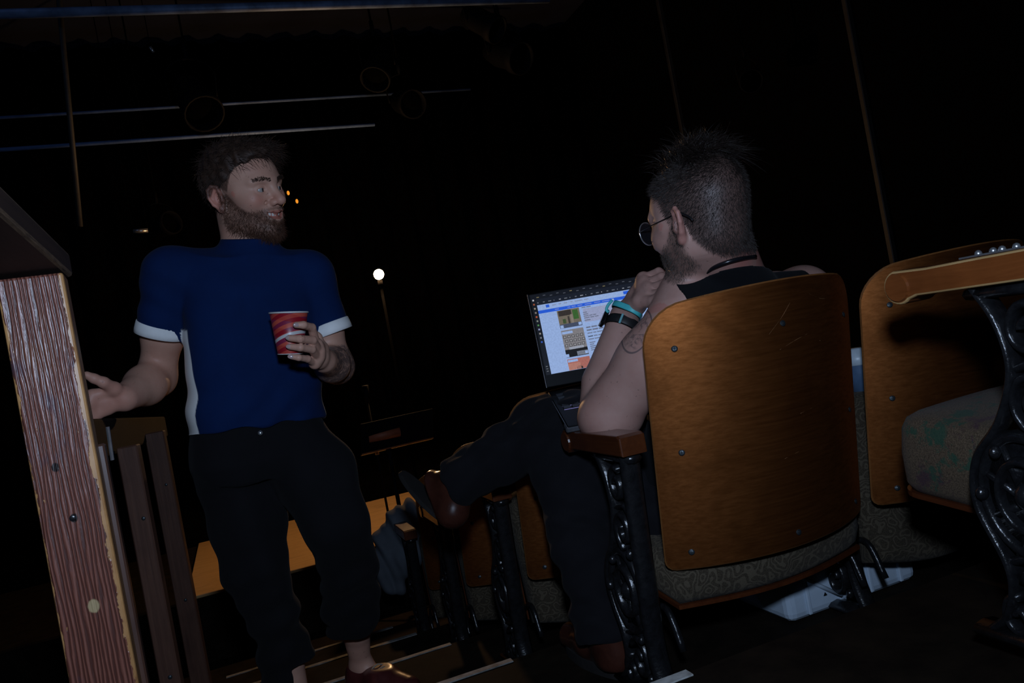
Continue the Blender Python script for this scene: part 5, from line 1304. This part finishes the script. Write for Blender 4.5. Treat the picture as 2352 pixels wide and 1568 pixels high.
mb = MB(); mb.tube(catmull([L2(-0.010, 0.118, 0.004) - og, L2(0, 0.124, 0.008) - og, L2(0.010, 0.118, 0.004) - og], 4), 0.0013, 6); mb.obj('bridge', M_WIRE, gl2)
# smart watch and teal wristband on the raised forearm
axw = nrm(WL2 - EL2)
def around(c, a, R_, n=40):
    x = nrm(np.cross(a, [0.1, 0.3, 1])); y = np.cross(a, x); return [c + R_ * (x * math.cos(t) + y * math.sin(t)) for t in np.linspace(0, 2 * math.pi, n, endpoint=False)]
def hug(c, a, gap=0.0035, n=40, rmin=0.030, rmax=0.058):
    """ring round the wrist that follows the flesh"""
    x = nrm(np.cross(a, [0.1, 0.3, 1])); y = np.cross(a, x); rs = np.linspace(0.015, rmax, 60); rr_ = []
    for t_ in np.linspace(0, 2 * math.pi, n, endpoint=False):
        d = x * math.cos(t_) + y * math.sin(t_); X = c[:, None] + d[:, None] * rs[None, :]; D = np.full(60, 9.0)
        for fn, lo_a, hi_a, op, k_ in wrist_f.L: D = np.minimum(D, fn(X[0], X[1], X[2]))
        ins = np.where(D < 0.0)[0]; rr_.append(rs[ins[-1]] if len(ins) else rmin)
    rr_ = np.clip(np.array(rr_), rmin, rmax); rr_ = np.maximum(rr_, (np.roll(rr_, 1) + np.roll(rr_, -1)) / 2)
    for _i in range(3): rr_ = (np.roll(rr_, 1) + rr_ + np.roll(rr_, -1)) / 3
    return [c + (r_i + gap) * (x * math.cos(t_) + y * math.sin(t_)) for r_i, t_ in zip(rr_, np.linspace(0, 2 * math.pi, n, endpoint=False))]
wrist_f = SDF(); add_hand(wrist_f, *hand2); wrist_f.chain([P(1384, 962, 1.79), P(1390, 880, 1.815), WL2], [0.056, 0.054, 0.0345])
wc = EL2 + (WL2 - EL2) * 0.90; wt = empty('smart_watch', wc); tagk(wt, 'black smart watch with a wide strap on the seated man\'s raised wrist', 'watch')
tilt_a = nrm(axw + 0.22 * CR)
mb = MB(); mb.tube([p_ - wc for p_ in around(wc, tilt_a, 0.0415)], 0.0115, 8, 0.0016, tilt_a, True); mb.obj('strap', plain('black_strap', (0.010, 0.010, 0.011), 0.5), wt)
ml = nrm(-CR * 0.9 - CU * 0.15 - _k * 0.15); ml = nrm(ml - tilt_a * (ml @ tilt_a)); m2_ = np.cross(tilt_a, ml); cw = ml * 0.048
o = box('case', (-0.019, -0.017, -0.0055), (0.019, 0.017, 0.0055), plain('black_watch_glass', (0.006, 0.006, 0.007), 0.12), wt, 0.0045, 3)
o.matrix_local = Matrix([[tilt_a[i], m2_[i], ml[i], cw[i]] for i in range(3)] + [[0, 0, 0, 1]])
kk = nrm(-_k * 0.9 - CR * 0.35); kk = nrm(kk - tilt_a * (kk @ tilt_a)); k2 = np.cross(tilt_a, kk); ck = kk * 0.0425
o = box('strap_keeper', (-0.0125, -0.0025, -0.0015), (0.0125, 0.0025, 0.0015), plain('teal_glint', (0.18, 0.42, 0.45), 0.3), wt, 0.0008, 1); o.matrix_local = Matrix([[tilt_a[i], k2[i], kk[i], ck[i]] for i in range(3)] + [[0, 0, 0, 1]])
ta2 = nrm(0.46 * CR + 0.88 * CU + 0.05 * _k); wc2 = P(1440, 712, 1.825)
tb = empty('wristband', wc2); tagk(tb, 'turquoise paper wristband just above the watch', 'wristband')
M_TEAL = plain('turquoise_band', (0.07, 0.50, 0.52), 0.5, 0.06)
mb = MB(); mb.tube([p_ - wc2 for p_ in hug(wc2, ta2, 0.0055)], 0.0072, 8, 0.0010, ta2, True); mb.obj('band', M_TEAL, tb)
e0 = -CR * 0.037 + CU * 0.018 - _k * 0.004
mb = MB(); mb.tube(catmull([e0 + ta2 * 0.006, e0 - CR * 0.004 - ta2 * 0.008, e0 - CR * 0.002 - ta2 * 0.020, e0 + CR * 0.006 - ta2 * 0.026], 5), 0.0012, 6, 0.004); mb.obj('tail', M_TEAL, tb)

# ------------------------------------------------------------------ the laptop on his lap
HLp = P(1256, 890, 2.02); HRp = P(1566, 833, 2.055); xl = nrm(HRp - HLp); WL_ = 0.362
TLp = P(1188, 680, 2.075); sv_ = TLp - HLp; sv_ = sv_ - xl * (sv_ @ xl); HS = np.linalg.norm(sv_); yl = sv_ / HS; nl = np.cross(xl, yl)
lap = empty('laptop'); tagk(lap, 'open black laptop with a web page on screen, on the seated man\'s lap', 'laptop')
lap.matrix_world = Matrix([[xl[i], yl[i], nl[i], HLp[i]] for i in range(3)] + [[0, 0, 0, 1]])
M_LAP = plain('black_laptop_shell', (0.0035, 0.0035, 0.004), 0.5, 0.15, 30, 0.0, 0.15); M_LAPE = plain('grey_laptop_edge', (0.10, 0.10, 0.11), 0.4, 0.1, 30, 0.5)
lid = box('lid', (0, 0, -0.007), (WL_, HS, -0.001), M_LAP, lap, 0.002, 2)
box('lid_edge', (-0.0012, 0.0, -0.006), (0.0008, HS, -0.002), M_LAPE, lap)
SCR = {}
def patch(u0, v0, u1, v1, col, name='page_block', lift=0, st=1.45):
    key = tuple(round(c, 3) for c in col)
    if key not in SCR: SCR[key] = screen_mat('screen_%02d' % len(SCR), col, st)
    z = 0.0002 + 0.00025 * lift
    return box(name, (u0 * WL_, v0 * HS, -0.001), (u1 * WL_, v1 * HS, z), SCR[key], lid)
patch(0.015, 0.125, 0.985, 0.985, (0.004, 0.005, 0.008), 'display', 0)
WHT = (0.185, 0.265, 0.455)
patch(0.052, 0.128, 0.985, 0.865, WHT, 'web_page', 1)
patch(0.052, 0.865, 0.985, 0.93, (0.006, 0.008, 0.014), 'browser_bar', 1)
patch(0.052, 0.772, 0.985, 0.805, (0.012, 0.065, 0.42), 'blue_menu_bar', 2)
patch(0.115, 0.825, 0.14, 0.855, (0.012, 0.065, 0.42), 'site_logo', 2)
patch(0.70, 0.822, 0.745, 0.855, (0.012, 0.065, 0.42), 'blue_button', 2)
patch(0.60, 0.777, 0.62, 0.797, (0.20, 0.25, 0.40), 'menu_icon', 3)
GR = (0.085, 0.10, 0.15); rnd = random.Random(3)
for (u, w__) in ((0.16, 0.03), (0.21, 0.02), (0.25, 0.025), (0.30, 0.015), (0.33, 0.06), (0.40, 0.035)): patch(u, 0.836, u + w__, 0.845, (0.14, 0.17, 0.26), 'text_line', 2)
for (u, w__) in ((0.175, 0.03), (0.27, 0.02), (0.30, 0.03), (0.345, 0.035), (0.40, 0.05), (0.47, 0.045), (0.53, 0.055)): patch(u, 0.784, u + w__, 0.794, (0.10, 0.15, 0.42), 'text_line', 3)
for i in range(18): patch(0.06 + i * 0.05, 0.945 + 0.012 * (i % 2), 0.064 + i * 0.05 + 0.014, 0.953 + 0.012 * (i % 2), (0.045, 0.05, 0.065) if i % 5 else (0.12, 0.10, 0.05), 'tab_title', 2)
for i in range(22): patch(0.06 + i * 0.04, 0.885, 0.066 + i * 0.04 + 0.008 * (i % 3), 0.895, (0.08, 0.09, 0.11) if i % 4 else (0.16, 0.17, 0.20), 'bookmark', 2)
ic = [(0.30, 0.30, 0.33), (0.20, 0.05, 0.02), (0.18, 0.16, 0.12), (0.14, 0.12, 0.11), (0.30, 0.06, 0.02), (0.12, 0.14, 0.12), (0.05, 0.16, 0.05), (0.16, 0.18, 0.30), (0.18, 0.17, 0.15), (0.10, 0.11, 0.13), (0.02, 0.06, 0.28)]
for i, c_ in enumerate(ic): patch(0.026, 0.915 - i * 0.045, 0.038, 0.932 - i * 0.045, c_, 'app_icon', 2)
for i in range(3): patch(0.024, 0.16 + i * 0.025, 0.038, 0.168 + i * 0.025, (0.08, 0.09, 0.10), 'app_icon', 2)
# listing photographs on the page
A0, A1 = 0.185, 0.350
def pic(v0, v1, blocks):
    for j, (a, b, c_, d_, col) in enumerate(blocks):
        patch(A0 + (A1 - A0) * a, v0 + (v1 - v0) * b, A0 + (A1 - A0) * c_, v0 + (v1 - v0) * d_, col, 'picture_block', 2 + (j > 0) + (j > 4))
pic(0.575, 0.768, [(0, 0, 1, 1, (0.10, 0.085, 0.065)), (0, 0, 1, 0.22, (0.035, 0.045, 0.075)), (0.05, 0.68, 0.62, 0.97, (0.022, 0.018, 0.016)), (0.68, 0.4, 0.92, 0.92, (0.025, 0.075, 0.018)), (0.18, 0.25, 0.32, 0.5, (0.03, 0.05, 0.02)),
                   (0.42, 0.22, 0.5, 0.62, (0.03, 0.025, 0.022)), (0.55, 0.22, 0.66, 0.7, (0.14, 0.12, 0.10)), (0.02, 0.01, 0.16, 0.17, WHT), (0.84, 0.04, 0.98, 0.2, WHT)])
pic(0.265, 0.552, [(0, 0, 1, 1, (0.13, 0.125, 0.135)), (0, 0.0, 1, 0.28, (0.006, 0.006, 0.007)), (0.5, 0.02, 1, 0.17, (0.15, 0.17, 0.22)), (0.2, 0.27, 0.85, 0.36, (0.20, 0.22, 0.27)), (0.02, 0.86, 0.5, 0.95, WHT), (0.0, 0.01, 0.13, 0.12, WHT), (0.86, 0.04, 0.98, 0.14, WHT)])
for r in range(3):
    for c_ in range(5):
        u = A0 + (A1 - A0) * (0.04 + 0.19 * c_ + 0.05 * (r % 2)); v = 0.265 + 0.287 * (0.70 - 0.16 * r)
        if u + 0.022 < A1: patch(u, v, u + 0.022, v + 0.028, (0.03, 0.03, 0.034), 'picture_block', 3); patch(u + 0.004, v + 0.005, u + 0.018, v + 0.023, (0.17, 0.17, 0.18), 'picture_block', 4)
pic(0.130, 0.245, [(0, 0, 1, 1, (0.24, 0.085, 0.07)), (0, 0, 0.55, 0.6, (0.27, 0.12, 0.095)), (0.02, 0.72, 0.46, 0.93, WHT), (0.36, 0, 0.62, 0.22, (0.02, 0.015, 0.016)), (0.42, 0.2, 0.56, 0.3, (0.03, 0.022, 0.022))])
patch(0.375, 0.60, 0.72, 0.745, (0.190, 0.215, 0.335), 'listing_panel', 2)
for (v, n_) in ((0.755, 2), (0.70, 1), (0.68, 1), (0.66, 3), (0.64, 3), (0.615, 1), (0.535, 5), (0.505, 4), (0.475, 3), (0.44, 5), (0.41, 3), (0.375, 1), (0.355, 1), (0.335, 3), (0.315, 2), (0.295, 2), (0.225, 3), (0.195, 2), (0.165, 3)):
    u = 0.372
    for i in range(n_):
        ww = rnd.uniform(0.022, 0.045); patch(u, v, u + ww, v + (0.009 if v not in (0.535, 0.505) else 0.014), GR if v != 0.44 or i else (0.02, 0.03, 0.05), 'text_line', 3); u += ww + 0.006
for (u, v, ww) in ((0.66, 0.745, 0.03), (0.64, 0.725, 0.055), (0.655, 0.70, 0.04)): patch(u, v, u + ww, v + 0.008, GR, 'text_line', 3)
# keyboard half
FLp = P(1310, 955, 1.815); bv = FLp - HLp; bv = bv - xl * (bv @ xl); BD = 0.245; bv = nrm(bv); bn = np.cross(xl, -bv)
basep = empty('tmp'); bpy.data.objects.remove(basep)
Mb = Matrix([[xl[i], -bv[i], bn[i], (HLp + bv * 0.006)[i]] for i in range(3)] + [[0, 0, 0, 1]])
Ml = lap.matrix_world.inverted() @ Mb
def lb(name, lo, hi, mat, par=None, bev=0.0):
    o = box(name, lo, hi, mat, par or lap, bev, 1)
    if par is None: o.matrix_local = Ml
    return o
bt = 1.0 if bn[2] > 0 else -1.0
deck = lb('keyboard_deck', (0, -BD, -0.010 - 0.009), (WL_, 0, -0.010), M_LAP, None, 0.002)
lb('port_strip', (-0.0015, -BD + 0.01, -0.017), (0.0, -0.01, -0.012), M_LAPE, deck)
lb('corner_foot', (-0.004, -BD - 0.002, -0.026), (0.035, -BD + 0.03, -0.012), M_LAPE, deck, 0.003)
M_KEY = plain('black_key', (0.014, 0.014, 0.016), 0.5); M_KEYL = emit('key_glow', (0.30, 0.26, 0.55), 0.35)
kme = None
for r in range(5):
    for c_ in range(15):
        x0 = 0.014 + c_ * 0.0224; y1 = -0.03 - r * 0.0225
        if kme is None:
            o = lb('key', (0, -0.019, -0.010), (0.0195, 0, -0.0078), M_KEY, deck, 0.001); kme = o.data
        else: o = bpy.data.objects.new('key', kme); COL.objects.link(o); o.parent = deck
        o.location = (x0, y1, 0)
    lb('key_light', (0.014, -0.031 - r * 0.0225 - 0.0215, -0.0101), (0.345, -0.031 - r * 0.0225 - 0.0195, -0.0093), M_KEYL, deck)

# ------------------------------------------------------------------ jacket over a seat arm further down
jk = SDF(); JD = 3.92
jk.chain(pts((985, 1188, JD), (940, 1195, JD), (905, 1235, JD), (888, 1285, JD - 0.03), (905, 1345, JD - 0.05)), [0.055, 0.085, 0.080, 0.070, 0.050], 0.06)
jk.chain(pts((975, 1215, JD - 0.06), (945, 1265, JD - 0.06), (925, 1300, JD - 0.06)), [0.07, 0.06, 0.04], 0.06)
def folds4(V, N):
    p = V - P(920, 1250, JD); a = 0.012 * np.sin(p[:, 0] * 60 + 3 * np.sin(p[:, 2] * 10)) + 0.006 * np.sin(p[:, 0] * 110 + p[:, 2] * 30); return V + N * a[:, None]
V, Q = sdf_mesh(jk, 'jacket', 0.007, (), folds4); JO = P(920, 1290, JD)
o = base_obj('draped_jacket', V, Q, cloth_mat('grey_blue_twill', (0.10, 0.115, 0.135), 0.95, None, 300, 0.3), None, JO); o.location = JO
tagk(o, 'grey-blue jacket draped over an aisle seat arm in the rows below', 'jacket')
